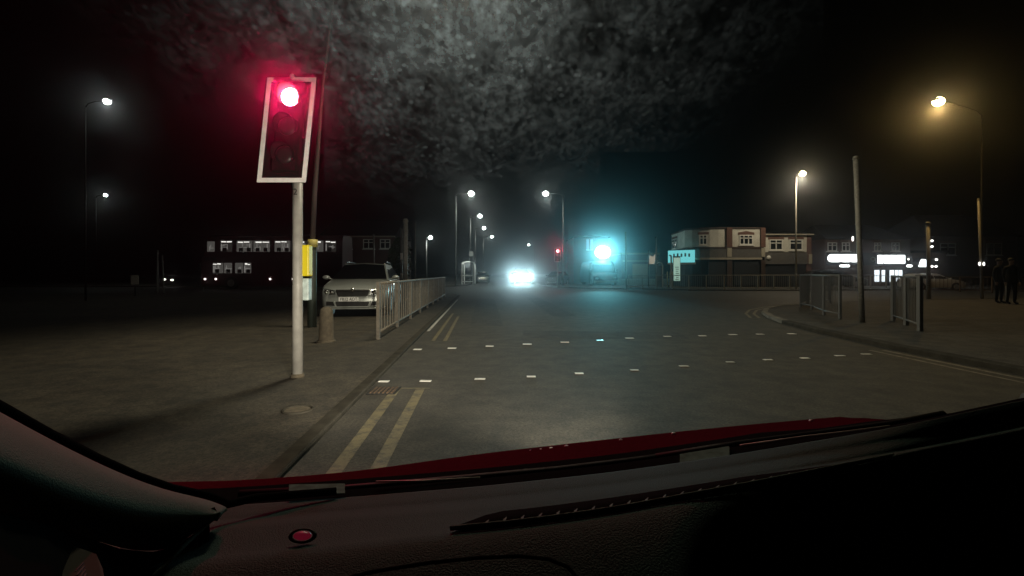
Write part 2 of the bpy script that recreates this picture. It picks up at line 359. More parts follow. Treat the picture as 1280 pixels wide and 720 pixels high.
# ---------------------------------------------------------------- traffic signals
def make_signal(name, base, label, group, poleH, shear=0.0, number=None, z0=0.0):
    t = thing(name, base, label, 'traffic signal', group)
    MB().tube([(0, 0, 0), (0, 0, poleH * 0.5), (0, 0, poleH)], [0.06, 0.057, 0.057], 20).build('pole', M['greypole'], t, True)
    MB().tube([(0, 0, 0), (0, 0, 0.04)], [0.085, 0.07], 20).build('base_collar', M['concrete'], t, True)
    zb, zt, hw = poleH - 0.02, poleH + 1.2, 0.285
    xo = -0.155 if number else 0.0; lo_x = 0.055 if number else 0.0
    def q(x, z): return xo + x + (z - zb) * shear
    yb = -0.075
    MB().slab([(q(-hw, zb), yb, zb), (q(hw, zb), yb, zb), (q(hw, zt), yb, zt), (q(-hw, zt), yb, zt)], (0, 0.02, 0)).build('backing_board', M['blackmatt'], t)
    fr = MB(); w = 0.052
    y2 = yb - 0.003
    def quad(x0, z0_, x1, z1_): fr.slab([(q(x0, z0_), y2, z0_), (q(x1, z0_), y2, z0_), (q(x1, z1_), y2, z1_), (q(x0, z1_), y2, z1_)], (0, 0.003, 0))
    quad(-hw, zt - w, hw, zt); quad(-hw, zb, hw, zb + w); quad(-hw, zb + w, -hw + w, zt - w); quad(hw - w, zb + w, hw, zt - w)
    fr.build('border', M['whiteframe'], t)
    hb = MB(); zc = [zt - 0.265, zt - 0.60, zt - 0.925]
    hb.slab([(q(lo_x - 0.15, zb + 0.1), yb - 0.10, zb + 0.1), (q(lo_x + 0.15, zb + 0.1), yb - 0.10, zb + 0.1), (q(lo_x + 0.15, zt - 0.1), yb - 0.10, zt - 0.1), (q(lo_x - 0.15, zt - 0.1), yb - 0.10, zt - 0.1)], (0, 0.095, 0))
    hb.build('housing', M['sigblack'], t, bevel=0.02)
    for i, z in enumerate(zc):
        lx = q(lo_x, z)
        ln = MB(); ln.tube([(lx, yb - 0.101, z), (lx, yb - 0.115, z), (lx, yb - 0.125, z)], [0.105, 0.1, 0.06], 24)
        lo = ln.build('lens', M['red_on'] if i == 0 else M['lens_off'], t, True)
        if i == 0: lo['label'] = 'lit red lens'
        hd = MB(); n = 20; rows = []
        for k in range(n + 1):       # open-bottomed hood
            a = R(-35 + 250 * k / n); c, s_ = math.cos(a), math.sin(a)
            rows.append([(lx + 0.115 * c, yb - 0.101, z + 0.115 * s_), (lx + 0.12 * c, yb - 0.16 - 0.06 * max(0, s_ + 0.3), z + 0.12 * s_), (lx + 0.125 * c, yb - 0.16 - 0.06 * max(0, s_ + 0.3), z + 0.125 * s_), (lx + 0.121 * c, yb - 0.101, z + 0.121 * s_)])
        hd.grid(rows); hd.build('hood', M['hoodglow'] if i == 0 else M['sigblack'], t, True)
    MB().ball((q(0.0, zt + 0.012), yb, zt + 0.012), 0.03, 10, 6).build('top_cap', M['greypole'], t, True)
    if number: lettering('number_mark', number, 0.10, M['ink'], t, (0.0, -0.0605, poleH - 0.13))
    return t, (q(lo_x, zc[0]), yb - 0.17, zc[0])
p = gd(372, 471, PH)
sig, lp = make_signal('traffic_signal', p, 'tall red traffic signal with white bordered board on a pale pole beside the kerb', 'traffic signals at the junction', 2.33 - PH, 0.10, '2')
bx = MB(); bx.box((0.05, 0.06, 1.37), (0.16, 0.12, 0.37)); bx.build('push_button_box', M['yellowbox'], sig, bevel=0.015)
bx = MB(); bx.box((0.05, 0.06, 1.03), (0.145, 0.10, 0.26)); bx.build('box_panel', M['palepanel'], sig, bevel=0.008)
light('red_signal_beam', 'SPOT', p + Vector(lp) + Vector((0, -0.02, 0)), (1.0, 0.012, 0.10), 400, sig, aim=Vector((0.3, -1, -0.33)), cone=75, blend=0.9, size=0.08)

pf = at(697, 42, z=0.08)
sig2, lp2 = make_signal('traffic_signal', pf, 'far small red traffic signal beyond the junction, beside the oncoming car', 'traffic signals at the junction', 2.2)
light('red_signal_beam', 'SPOT', pf + Vector(lp2) + Vector((0, -0.02, 0)), (1.0, 0.05, 0.08), 150, sig2, aim=Vector((-0.1, -1, -0.1)), cone=60, blend=0.9, size=0.08)

# ---------------------------------------------------------------- street lamps
def lamp(name, base, head, label, group, mat, col, power, colmat='darkpole', r0=0.09, cone=172, column=None, band=False, hs=1.0):
    base, head = Vector(base), Vector(head)
    t = thing(name, base, label, 'street lamp', group)
    top = head - base
    if column is None:
        d = Vector((top.x, top.y, 0)); k = max(0.25, d.length)
        knee = Vector((0, 0, top.z - 0.25)); pts = [Vector((0, 0, 0)), Vector((0, 0, top.z * 0.3)), knee]
        MB().tube(pts, [r0, r0 * 0.8, r0 * 0.55], 12).build('column', M[colmat], t, True)
        MB().tube([knee, knee + d * 0.12 + Vector((0, 0, 0.16)), knee + d * 0.4 + Vector((0, 0, 0.24)), top + Vector((0, 0, 0.05))], [r0 * 0.5, r0 * 0.45, r0 * 0.4, r0 * 0.35], 10).build('arm', M[colmat], t, True)
    else:
        low, high = column
        MB().tube([Vector(q) for q, _ in low], [r for _, r in low], 16).build('lower_column', M['greenpole'], t, True)
        MB().tube([Vector(q) for q, _ in high], [r * (1 if i < 2 else .7) for i, (_, r) in enumerate(high)], 14).build('upper_column', M['dimpole'], t, True)
    hd = Vector((top.x, top.y, 0)); hd = hd.normalized() if hd.length > 0.05 else Vector((0, -1, 0))
    rz = math.atan2(hd.y, hd.x)
    hb = MB(); hb.box(top + Vector((0, 0, 0.07)), (0.62 * hs, 0.28 * hs, 0.10), rz); ho = hb.build('lamp_head', M['darkpole'], t, bevel=0.03)
    ls = MB(); ls.ball(top + Vector((0, 0, 0.0)), 0.23 * hs, 14, 8, (1.1, 1.0, 0.9)); ls.build('lens', M[mat], ho, True)
    if power: light('street_lamp_light', 'SPOT', head + Vector((0, 0, -0.32 * hs)), col, power, t, aim=(.28, -.18, -1) if column else (0, 0, -1), cone=cone, blend=0.6 if column else 0.35, size=0.9 if column else 0.2)
    return t
WH, OR = (0.93, 1.0, 0.9), (1.0, 0.62, 0.2)
gL = 'street lamps'
# near column on the left pavement, its head above the frame
B = gd(390, 409, PH)
def cp(px, py, Y): return at(px, Y, py) - B
low = [((0, 0, 0), 0.1), ((0, 0, 0.9), 0.1), (cp(390.5, 318, B.y), 0.095), (cp(391, 299, B.y), 0.06)]
high = [(cp(391, 299, B.y), 0.055), (cp(393, 243, B.y), 0.055), (cp(403, 109, B.y), 0.045), (cp(417, 0, B.y - 0.1), 0.04), (Vector((1.0, -0.3, 8.5)), 0.038), (Vector((2.0, -0.5, 8.95)), 0.035), (Vector((2.9, -0.7, 9.05)), 0.032)]
near = lamp('street_lamp', B, B + Vector((3.1, -0.75, 8.95)), 'leaning street lamp with dark green base and yellow band, behind the near signal', gL, 'lamp_white', (1.0, 0.9, 0.66), 1700, column=(low, high), cone=134)
MB().tube([cp(391, 309, B.y), cp(391, 299.5, B.y)], [0.108, 0.108], 16).build('yellow_band', M['band'], near, True)

for px, py, Y, cpx, lab in [
    (589, 242, 46.5, 570, 'white street lamp towering over the bus shelter'),
    (600, 270, 64.6, 588, 'white street lamp second along the row beyond the bus shelter'),
    (605, 285, 81.6, 594, 'white street lamp third along the row beyond the bus shelter'),
    (615, 296, 101, 604, 'white street lamp smallest and farthest of the row beyond the bus shelter')]:
    h = at(px, Y, py); lamp('street_lamp', (at(cpx, Y).x, Y, 0.05), h, lab, gL, 'lamp_white', WH, 260, hs=1.15)
for px, py, Y, cpx, lab in [
    (682, 242, 46.5, 704, 'white street lamp reaching over the oncoming car from the right kerb'),
    (661, 306, 129, 668, 'tiny white street lamp far down the road above the oncoming car')]:
    h = at(px, Y, py); lamp('street_lamp', (at(cpx, Y).x, Y, 0.05), h, lab, gL, 'lamp_white', WH, 260, hs=1.1)
h = at(538, 46, 297); lamp('street_lamp', (at(533, 46).x, 46, 0.07), h, 'short white street lamp between the railing end and the bus shelter', gL, 'lamp_white', WH, 60, hs=0.8, r0=0.08)
h = at(134, 21.6, 127); lamp('street_lamp', (at(107, 21.6).x, 21.6, PH), h, 'bright white street lamp alone in the dark over the left forecourt', gL, 'lamp_white', WH, 40, 'blackpole', .04, hs=0.6)
h = at(132, 47.4, 244); lamp('street_lamp', (at(120, 47.4).x, 47.4, 0.05), h, 'small distant white lamp under the bright forecourt lamp', gL, 'lamp_white', WH, 60, 'blackpole', .06, hs=0.7)
h = at(1003, 37, 217); lamp('street_lamp', (at(995, 37).x, 37, 0.08), h, 'orange street lamp in front of the cream upper floor of the shops', gL, 'lamp_orange', (1.0, .86, .62), 900, 'galv', hs=1.0)
h = at(1173, 21.6, 127); lamp('street_lamp', (at(1227, 22.7).x, 22.7, 0.08), h, 'glaring orange street lamp high over the corner pavement', gL, 'lamp_orange', OR, 520, 'blackpole', .045, hs=0.95)

# ---------------------------------------------------------------- other posts
def post(name, base, top, r, label, cat, mat='darkpole', group=None, cap=True, bands=0):
    base, top = Vector(base), Vector(top); t = thing(name, base, label, cat, group)
    d = top - base
    MB().tube([Vector(), d * 0.5, d], [r, r * 0.95, r * 0.9], 12).build('shaft', M[mat], t, True)
    if cap: MB().tube([d, d + Vector((0, 0, r * 1.2))], [r * 1.25, r * 0.8], 12).build('cap', M[mat], t, True)
    for i in range(bands):
        q = d * (0.25 + 0.3 * i)
        MB().tube([q, q + d.normalized() * 0.35], [r * 1.12] * 2, 12).build('white_band', M['whiteframe'], t, True)
    return t
post('steel_post', at(507, 24, z=PH), at(507, 24, 277), 0.12, 'thick pale post rising behind the silver car', 'post', 'greypole', 'tall plain posts')
post('steel_post', at(502, 26, z=PH), at(502, 26, 287), 0.06, 'thin post with white bands beside the thick pale post', 'post', 'darkpole', 'tall plain posts', bands=2)
post('steel_post', at(519, 33, z=0), at(519, 33, 278), 0.06, 'thin plain post between the thick post and the small lamp', 'post', 'darkpole', 'tall plain posts')
post('steel_post', at(468, 40, z=0), at(467, 40, 294), 0.07, 'thin dark post rising behind the silver car roof', 'post', 'darkpole', 'tall plain posts')
p0 = gd(1078, 403, 0.08); post('steel_post', p0, at(1069.5, p0.y, 199), 0.06, 'tall grey post leaning on the corner pavement between the two railings', 'post', 'galv', 'tall plain posts')
post('steel_post', at(1074, 30, z=0.08), at(1073, 30, 268), 0.1, 'dim post half hidden behind the tall leaning corner post', 'post', 'darkpole', 'tall plain posts')
p0 = gd(1161, 374, 0.08); pp_ = post('signal_post', p0, at(1160, p0.y, 280), 0.085, 'slim grey post with small lamps beside the last shop sign', 'post', 'galv', 'tall plain posts')
p0 = gd(782, 362, 0.08); post('steel_post', at(783, 36.6, z=0.08), at(782, 36.6, 291), 0.07, 'slim post with hooked top right of the glaring lamp', 'post', 'galv', 'tall plain posts')
post('steel_post', at(820, 37.5, z=0.08), at(820, 37.5, 297), 0.06, 'slim dark post before the flags at the far corner', 'post', 'darkpole', 'tall plain posts')
post('steel_post', at(197, 30, z=0), at(197, 30, 314), 0.05, 'thin grey post in the dark left of the bus', 'post', 'darkpole', 'tall plain posts')
post('steel_post', at(205, 30.5, z=0), at(203, 30.5, 320), 0.04, 'thin slanting post left of the bus, next to another thin post', 'post', 'darkpole', 'tall plain posts')
pq = post('steel_post', at(1228, 22.2, z=.08), at(1223, 22.2, 250), .05, 'slim post with a pair of small white lights beside the white car', 'post', 'galv', 'tall plain posts')
for d_ in (-.1, .1): MB().ball((at(1225.5, 22.2).x - at(1228, 22.2).x + d_, -.06, 1.62), .055, 8, 6, (.8, .6, 1.6)).build('small_light', M['marker'], pq, True)
# bollard
b0 = gd(408, 427, PH); t = thing('concrete_bollard', b0, 'round weathered concrete bollard in front of the silver car', 'bollard')
MB().tube([(0, 0, 0), (0, 0, 0.05), (0, 0, 0.5), (0, 0, 0.58), (0, 0, 0.62)], [0.135, 0.13, 0.115, 0.1, 0.05], 20).build('shaft', M['concrete'], t, True)
MB().tube([(0, 0, 0), (0, 0, 0.03)], [0.17, 0.15], 20).build('foot', M['concrete'], t, True)

# ---------------------------------------------------------------- guard railings
def railing(pts, z0, h, gap, label, mat='galv', postw=0.06, barw=0.018, group='pedestrian guard railings', posth=0.0):
    pts = [Vector((p[0], p[1], z0)) for p in pts]
    t = thing('guard_railing', pts[0], label, 'railing', group)
    L = [p - pts[0] for p in pts]; up = Vector((0, 0, 1))
    MB().tube([p + up * h for p in L], 0.028, 8).build('top_rail', M[mat], t, True)
    MB().tube([p + up * 0.13 for p in L], 0.022, 8).build('bottom_rail', M[mat], t, True)
    for i, p in enumerate(L):
        q = MB(); q.bar(p, p + up * (h + 0.03 + posth), postw); q.build('post', M[mat], t)
    for a, c in zip(L, L[1:]):
        n = max(2, int(round((c - a).length / gap))); q = MB()
        for k in range(1, n):
            m = a.lerp(c, k / n); q.bar(m + up * 0.13, m + up * h, barw)
        q.build('bar_grille', M[mat], t)
    return t
A0, A1 = gd(473, 424, PH), at(551, 25.0)
A1.x = A0.x - 0.064 * (25 - A0.y)
npan = 8
railing([A0.lerp(A1, i / npan) for i in range(npan + 1)], PH, 1.03, 0.27, 'long galvanised guard railing running along the left kerb past the silver car', mat='dullrail', barw=0.024)
rA = [gd(1001, 384, 0.08), Vector((9.75, 15.6, 0)), gd(1030, 394, 0.08), gd(1050, 399, 0.08)]
rA = [Vector((12.6, 19.0, 0)), Vector((11.2, 18.2, 0))] + [Vector((p.x, p.y, 0)) for p in rA]
railing(rA, 0.08, 1.12, 0.115, 'curved guard railing of close bars round the corner pavement', mat='darkpole', barw=0.012)
q0 = gd(1150, 414, 0.08); railing([q0, (q0.x + 0.62, q0.y + 1.1), (q0.x + 1.2, q0.y + 2.2)], 0.08, 1.1, 0.14, 'short guard railing on the corner pavement with a stout end post', mat='darkpole', postw=0.075, barw=.012)
rF = [at(px, Y) for px, Y in [(786, 38.5), (820, 37.2), (861, 35.9), (905, 35.3), (947, 35.3), (987, 35.8), (1030, 36.6), (1068, 37.4), (1108, 38.4)]]
rFe = []
for a, c in zip(rF, rF[1:]): rFe += [a, a.lerp(c, 0.5)]
railing(rFe + [rF[-1]], 0.08, 1.05, 0.16, 'far guard railing in front of the shops across the junction', barw=0.014, postw=0.075)
rG = [at(px, Y) for px, Y in [(1128, 34), (1160, 33), (1200, 32), (1240, 31), (1285, 30)]]
railing(rG, 0.02, 1.0, 0.2, 'dim guard railing at the far edge of the side road on the right', mat='timber')

# ---------------------------------------------------------------- cars
def car(name, loc, rz, paint, label, group, sc=1.0, plate=None, lit=False, L_=4.5, rails=True):
    t = thing(name, loc, label, 'car', group, rz); t.scale = (sc,) * 3
    W = 0.89
    st = [(0.0, 0.26, 0.62, 0.66), (0.04, 0.22, 0.71, 0.76), (0.12, 0.2, 0.77, 0.82), (0.4, 0.2, 0.86, 0.88), (0.8, 0.2, 0.93, W), (1.2, 0.2, 0.99, W), (2.5, 0.2, 1.01, W), (L_ - 0.5, 0.22, 1.0, W), (L_ - 0.12, 0.26, 0.96, 0.85), (L_, 0.34, 0.86, 0.76)]
    rows = []
    for y, zb, zt, w in st:
        half = [(w * 0.86, zb), (w * 0.98, zb + 0.1), (w, zb + (zt - zb) * 0.5), (w * 0.985, zt - 0.1), (w * 0.93, zt - 0.025), (w * 0.75, zt + 0.012), (0, zt + 0.03)]
        prof = half + [(-x, z) for x, z in reversed(half[:-1])]
        rows.append([(x, y, z) for x, z in prof])
    bd = MB(); bd.grid(rows); n = len(rows[0]); bd.f.append(tuple(range(n))); bd.f.append(tuple((len(rows) - 1) * n + k for k in range(n)))
    bd.f += [((i + 1) * n + n - 1, i * n + n - 1, i * n, (i + 1) * n) for i in range(len(rows) - 1)]
    # cabin
    cab = [[(1.12, 0.97, 0.80), (1.98, 1.40, 0.62), (2.15, 1.45, 0.60), (L_ - 0.75, 1.44, 0.59), (L_ - 0.5, 1.38, 0.6), (L_ - 0.08, 0.96, 0.76)]]
    pr = cab[0]
    cl = [(-w, y, z) for y, z, w in pr]; cr_ = [(w, y, z) for y, z, w in pr]; cm = [(0, y, z + (0.035 if 0 < i < 5 else 0.01)) for i, (y, z, w) in enumerate(pr)]
    basel = [(-0.83, y, 0.95) for y, z, w in pr]; baser = [(0.83, y, 0.95) for y, z, w in pr]
    bd.grid([basel, cl, cm, cr_, baser])
    body = bd.build('body', M[paint], t, True)
    md = body.modifiers.new('edge', 'EDGE_SPLIT'); md.split_angle = R(38)
    def pan(nm, pts, mat, d=(0, -0.012, 0), par=t): return MB().slab(pts, d).build(nm, M[mat], par)
    def lp_(a, b_, k): return tuple(a[i] + (b_[i] - a[i]) * k for i in range(3))
    # windscreen and windows, set proud
    ws = [(-0.76, 1.10, 1.00), (0.76, 1.10, 1.00), (0.585, 1.90, 1.40), (0, 1.87, 1.435), (-0.585, 1.90, 1.40)]
    pan('windscreen', ws, 'glass', (0, -0.02, 0.02))
    for s_ in (-1, 1):
        def sp(y, k):  # point on the side glass, k 0 belt .. 1 roof
            return (s_ * (0.825 - 0.215 * k), y, 1.0 + 0.37 * k)
        for y0, y1, y2, y3 in ((1.42, 2.45, 2.45, 2.02), (2.52, 3.4, 3.36, 2.52), (3.47, 4.2, 3.85, 3.43)):
            pan('side_window', [sp(y0, 0.05), sp(y1, 0.05), sp(y2, 0.92), sp(y3, 0.92)], 'glass', (s_ * 0.012, 0, 0.008))
        m = MB(); m.ball((s_ * 0.985, 1.32, 1.05), 0.1, 10, 6, (1.1, 0.55, 0.62)); m.bar((s_ * 0.84, 1.34, 1.0), (s_ * 0.96, 1.33, 1.03), 0.04); m.build('door_mirror', M[paint], t, True)
        hl = MB(); hl.slab([(s_ * 0.42, -0.005, 0.60), (s_ * 0.62, 0.03, 0.585), (s_ * 0.80, 0.16, 0.63), (s_ * 0.84, 0.26, 0.75), (s_ * 0.72, 0.09, 0.755), (s_ * 0.46, 0.015, 0.72)], (0, -0.045, 0.0))
        ho = hl.build('headlight', M['head_on'] if lit else M['lampglass'], t, bevel=0.01)
        if not lit:
            for xx, yy in ((0.54, -0.02), (0.68, 0.02)):
                MB().ball((s_ * xx, yy - 0.03, 0.668), 0.05, 10, 6, (1, 0.5, 1)).build('reflector', M['chrome'], ho, True)
        fl = MB(); fl.slab([(s_ * 0.46, -0.012, 0.30), (s_ * 0.68, 0.0, 0.31), (s_ * 0.68, 0.0, 0.42), (s_ * 0.5, -0.012, 0.41)], (0, -0.012, 0)); fl.build('fog_lamp', M['black'], t)
        if rails: MB().tube([(s_ * 0.585, 2.1, 1.45), (s_ * 0.585, 2.25, 1.52), (s_ * 0.58, L_ - 1.0, 1.52), (s_ * 0.575, L_ - 0.8, 1.46)], 0.02, 8).build('roof_rail', M['chrome'], t, True)
        tl = MB(); tl.box((s_ * 0.72, L_ - 0.03, 0.8), (0.2, 0.12, 0.22)); tl.build('tail_light', M['black'], t)
        for yw in (0.85, L_ - 0.95):
            tw = MB(); tw.tube([(s_ * 0.74, yw, 0.32), (s_ * 0.905, yw, 0.32)], [0.32, 0.32], 24); wo = tw.build('wheel', M['tyre'], t, False, 0.02)
            MB().tube([(s_ * 0.9, yw, 0.32), (s_ * 0.912, yw, 0.32)], [0.22, 0.2], 16).build('rim', M['rim'], wo)
            ar = MB(); ar.tube([(s_ * 0.70, yw, 0.33), (s_ * 0.897, yw, 0.33)], [0.37, 0.37], 24); ar.build('wheel_arch', M['black'], t)
    pan('grille', [(-0.36, -0.012, 0.565), (0.36, -0.012, 0.565), (0.41, 0.018, 0.70), (-0.41, 0.018, 0.70)], 'black')
    fr = MB(); fr.bar((-0.43, 0.0, 0.715), (0.43, 0.0, 0.715), 0.035); fr.bar((-0.43, 0.0, 0.715), (-0.37, -0.02, 0.56), 0.022); fr.bar((0.43, 0.0, 0.715), (0.37, -0.02, 0.56), 0.022); fr.bar((-0.37, -0.02, 0.555), (0.37, -0.02, 0.555), 0.022)
    fr.build('grille_frame', M['chrome'], t)
    MB().tube([(0, -0.01, 0.725), (0, -0.035, 0.725)], [0.055, 0.05], 16).build('badge', M['chrome'], t, True)
    pan('lower_intake', [(-0.42, -0.012, 0.285), (0.38, -0.012, 0.285), (0.44, -0.012, 0.41), (-0.44, -0.012, 0.41)], 'black')
    fr = MB(); fr.bar((-0.5, -0.02, 0.275), (0.42, -0.02, 0.275), 0.02); fr.bar((0.42, -0.02, 0.275), (0.475, -0.025, 0.42), 0.03); fr.bar((-0.42, -0.02, 0.275), (-0.475, -0.025, 0.42), 0.03); fr.bar((0.5, -0.005, 0.29), (0.7, 0.01, 0.30), 0.02); fr.bar((-0.6, 0.0, 0.225), (0.6, 0.0, 0.225), 0.025)
    fr.build('intake_trim', M['silver'], t)
    if plate:
        pl = MB(); pl.box((-0.10, -0.026, 0.475), (0.52, 0.014, 0.115)); po = pl.build('number_plate', M['plate'], t, bevel=0.004)
        lettering('plate_lettering', plate, 0.115, M['ink'], po, (-0.10, -0.0345, 0.473), sx=0.86, extrude=0.0008)
    return t
g = gd(442, 398, PH); g = Vector((at(441, 13.45).x, 13.45, PH))
silv = car('estate_car', g, R(8), 'silver', 'silver estate car with roof rails parked facing us behind the railing', 'cars around the junction', 1.05, 'FR12 AOT')
car('parked_car', (at(1080, 40).x, 40, 0.08), R(75), 'darkcar', 'dark car parked before the brightly lit shop signs', 'cars around the junction', 1.0, None)
car('parked_car', (at(1200, 36).x, 36, 0.0), R(80), 'whitecar', 'white car behind the dim railing at the right edge', 'cars around the junction', 0.85, None)
on = car('oncoming_car', (at(653, 60).x, 60, 0.0), R(2), 'darkcar', 'oncoming car with dazzling white headlights in the middle of the road', 'cars around the junction', 1.25, None, True)
for s_, pw in ((-1, 2500), (1, 1500)):
    w = Matrix.Rotation(R(2), 3, 'Z') @ Vector((s_ * 0.66, -0.12, 0.67)) * 1.25
    light('headlight_beam', 'SPOT', Vector(on.location) + w, (0.62, 0.95, 1.0), pw, aim=Vector((-0.03, -1, -0.0)), cone=28, blend=1.0, size=0.09)
car('parked_car', (at(603, 62).x, 62, 0.0), R(3), 'darkcar', 'dark car parked just beyond the bus shelter', 'cars around the junction', 1.0, None)
car('parked_car', (at(690, 52).x, 52, 0.0), R(-20), 'darkcar', 'dark car waiting behind the far red signal', 'cars around the junction', 1.0, None)

# van with glaring lamp
vb = Vector((at(757, 47).x, 47, 0.0)); van = thing('van', vb, 'dark van with a dazzling cyan white lamp above its roof', 'van', None, R(4))
q = MB(); q.grid([[(x * w, y, z) for x, z in ((-1, 0.35), (-1.02, 0.9), (-1, 1.5), (-0.93, 2.3), (-0.8, 2.5), (0, 2.56), (0.8, 2.5), (0.93, 2.3), (1, 1.5), (1.02, 0.9), (1, 0.35))] for y, w in ((1.25, 1.22), (2.0, 1.25), (5.6, 1.25), (6.2, 1.2))])
n = 11; q.f.append(tuple(range(n))); q.f.append(tuple(3 * n + k for k in range(n))); q.build('cargo_body', M['darkcar'], van, True)
q = MB(); q.grid([[(x * 1.2, y, z) for x, z in ((-1, 0.35), (-1.0, 0.8), (-0.98, t_), (0, t_ + 0.03), (0.98, t_), (1.0, 0.8), (1, 0.35))] for y, t_ in ((0.0, 0.95), (0.1, 1.15), (0.55, 1.3), (1.24, 2.2))])
q.f.append(tuple(range(7))); q.build('cab', M['darkcar'], van, True)
MB().slab([(-1.05, 0.58, 1.36), (1.05, 0.58, 1.36), (0.98, 1.18, 2.12), (-0.98, 1.18, 2.12)], (0, -0.02, 0.02)).build('windscreen', M['glass'], van)
for s_ in (-1, 1):
    MB().box((s_ * 0.88, -0.03, 0.8), (0.3, 0.08, 0.22)).build('headlight', M['lampglass'], van, bevel=0.02)
    for yw in (0.9, 4.9): MB().tube([(s_ * 0.95, yw, 0.38), (s_ * 1.23, yw, 0.38)], 0.38, 20).build('wheel', M['tyre'], van)
    MB().box((s_ * 1.36, 0.75, 1.5), (0.18, 0.1, 0.34)).build('door_mirror', M['black'], van, bevel=0.02)
MB().box((0, -0.04, 0.45), (2.3, 0.12, 0.2)).build('bumper', M['galv'], van, bevel=0.02)
q = MB(); q.box((0, 1.6, 2.63), (1.6, 0.3, 0.14)); q.bar((0.1, 1.6, 2.7), (0.1, 1.6, 3.35), 0.08); q.build('lamp_bracket', M['black'], van, bevel=0.02)
MB().ball((0.1, 1.5, 3.42), 0.62, 14, 8, (1.25, 0.7, 1)).build('beacon', M['beacon'], van, True)
light('beacon_beam', 'SPOT', vb + Vector((0.02, 0.95, 3.42)), (0.2, 0.86, 1.0), 5200, aim=Vector((-0.198, -1, -0.05)), cone=26, blend=1.0, size=0.2)

# ---------------------------------------------------------------- bus
bl = Vector((at(251, 38).x, 38, 0.0)); bus = thing('double_decker_bus', bl, 'dark red double decker bus with lit windows standing across the forecourt', 'bus')
Lb = 11.2
q = MB(); prof = [(0.30, 0.0), (1.9, 0.0), (2.25, 0.02), (3.9, 0.06), (4.2, 0.2), (4.32, 0.5)]
q.grid([[(0.45 if z > 3.8 else (0.3 if z > 2.4 else 0.05), y, z) for z, y in prof] + [(0.5, 2.0, 4.32), (0.45, 2.3, 4.2), (0.2, 2.5, 2.0), (0.05, 2.5, 0.30)],
        [(0.55, y, z) for z, y in prof] + [(0.6, 2.0, 4.32), (0.55, 2.3, 4.2), (0.5, 2.5, 2.0), (0.5, 2.5, 0.30)],
        [(Lb, y, z) for z, y in prof] + [(Lb, 2.0, 4.32), (Lb, 2.3, 4.2), (Lb, 2.5, 2.0), (Lb, 2.5, 0.30)]])
q.f.append(tuple(range(10))); q.f.append(tuple(20 + k for k in range(10))); q.build('body', M['redbus'], bus, False)
def bwin(x0, x1, z0, z1, strip=True, seats=True):
    lean = lambda z: 0.0 if z < 1.9 else 0.02 + (z - 2.25) * 0.024
    q = MB(); q.slab([(x0, lean(z0) - 0.02, z0), (x1, lean(z0) - 0.02, z0), (x1, lean(z1) - 0.02, z1), (x0, lean(z1) - 0.02, z1)], (0, 0.012, 0)); w = q.build('window', M['bus_pane' if random.random() < .55 else 'bus_dim'], bus)
    if strip:
        k0 = random.uniform(.04, .2); k1 = random.uniform(.75, .96)
        for ka, kb_ in ((k0, k0 + (k1 - k0) * .45), (k0 + (k1 - k0) * .52, k1)): q = MB(); q.box((x0 + (x1 - x0) * (ka + kb_) / 2, lean(z1) - 0.028, z1 - random.uniform(.08, .14)), ((x1 - x0) * (kb_ - ka), 0.008, random.uniform(.06, .12)), ry=R(random.uniform(-2, 2))); q.build('ceiling_light', M['bus_strip'], w)
        q = MB(); xx = x0 + (x1 - x0) * random.choice((0.12, 0.85)); q.box((xx, lean(z0) - 0.026, (z0 + z1) / 2 - 0.08), (0.09, 0.006, (z1 - z0) * 0.62)); q.build('grab_pole', M['bus_mid'], w)  # pole glows by its material to look lit
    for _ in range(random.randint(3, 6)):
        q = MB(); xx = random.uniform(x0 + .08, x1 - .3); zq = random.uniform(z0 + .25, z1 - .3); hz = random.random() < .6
        q.box((xx + .1, lean(z0) - 0.0245, zq), (random.uniform(.15, .45) if hz else .05, 0.005, .05 if hz else random.uniform(.2, .45))); q.build('painted_light_bar', M['bus_mid'], w)  # random glowing bars paint bits of light onto the window
    if seats:
        q = MB(); k = x0 + 0.15
        while k < x1 - 0.4:
            q.box((k + 0.2, lean(z0) - 0.027, z0 + 0.17), (0.32, 0.008, 0.3)); k += 0.62
        q.build('seat_back', M['black'], w, bevel=0.02)
for a, c in ((275, 290), (295.5, 315), (316.5, 337), (343, 362.5), (364, 384), (386, 404), (406, 420)):
    sc = 38 / 600.0; bwin((a - 251) * sc, (c - 251) * sc, 2.98, 3.86)
bwin((254 - 251) * 38 / 600 + 0.3, (268 - 251) * 38 / 600, 2.98, 3.8, False, False)
for a, c in ((266, 279), (280, 290), (294, 304), (305, 314)):
    sc = 38 / 600.0; bwin((a - 251) * sc, (c - 251) * sc, 1.28, 2.1, a in (266, 305))
dsp = MB().box((0.75, 0.03, 2.42), (0.9, 0.03, 0.28)).build('destination_display', M['black'], bus)
for xx in (0.35, 1.2, 5.5, 7.3): MB().ball((xx, -0.03, 0.82), 0.075, 8, 6).build('marker_light', M['marker'], bus, True)
for xx in (2.4, 8.2):
    w = MB().tube([(xx, -0.03, 0.5), (xx, 0.35, 0.5)], 0.5, 24).build('wheel', M['tyre'], bus)
    MB().tube([(xx, -0.045, 0.5), (xx, -0.03, 0.5)], [0.25, 0.28], 18).build('rim', M['rim'], w)
MB().box((0.1, -0.25, 1.9), (0.12, 0.22, 0.4)).build('door_mirror', M['black'], bus, bevel=0.02)

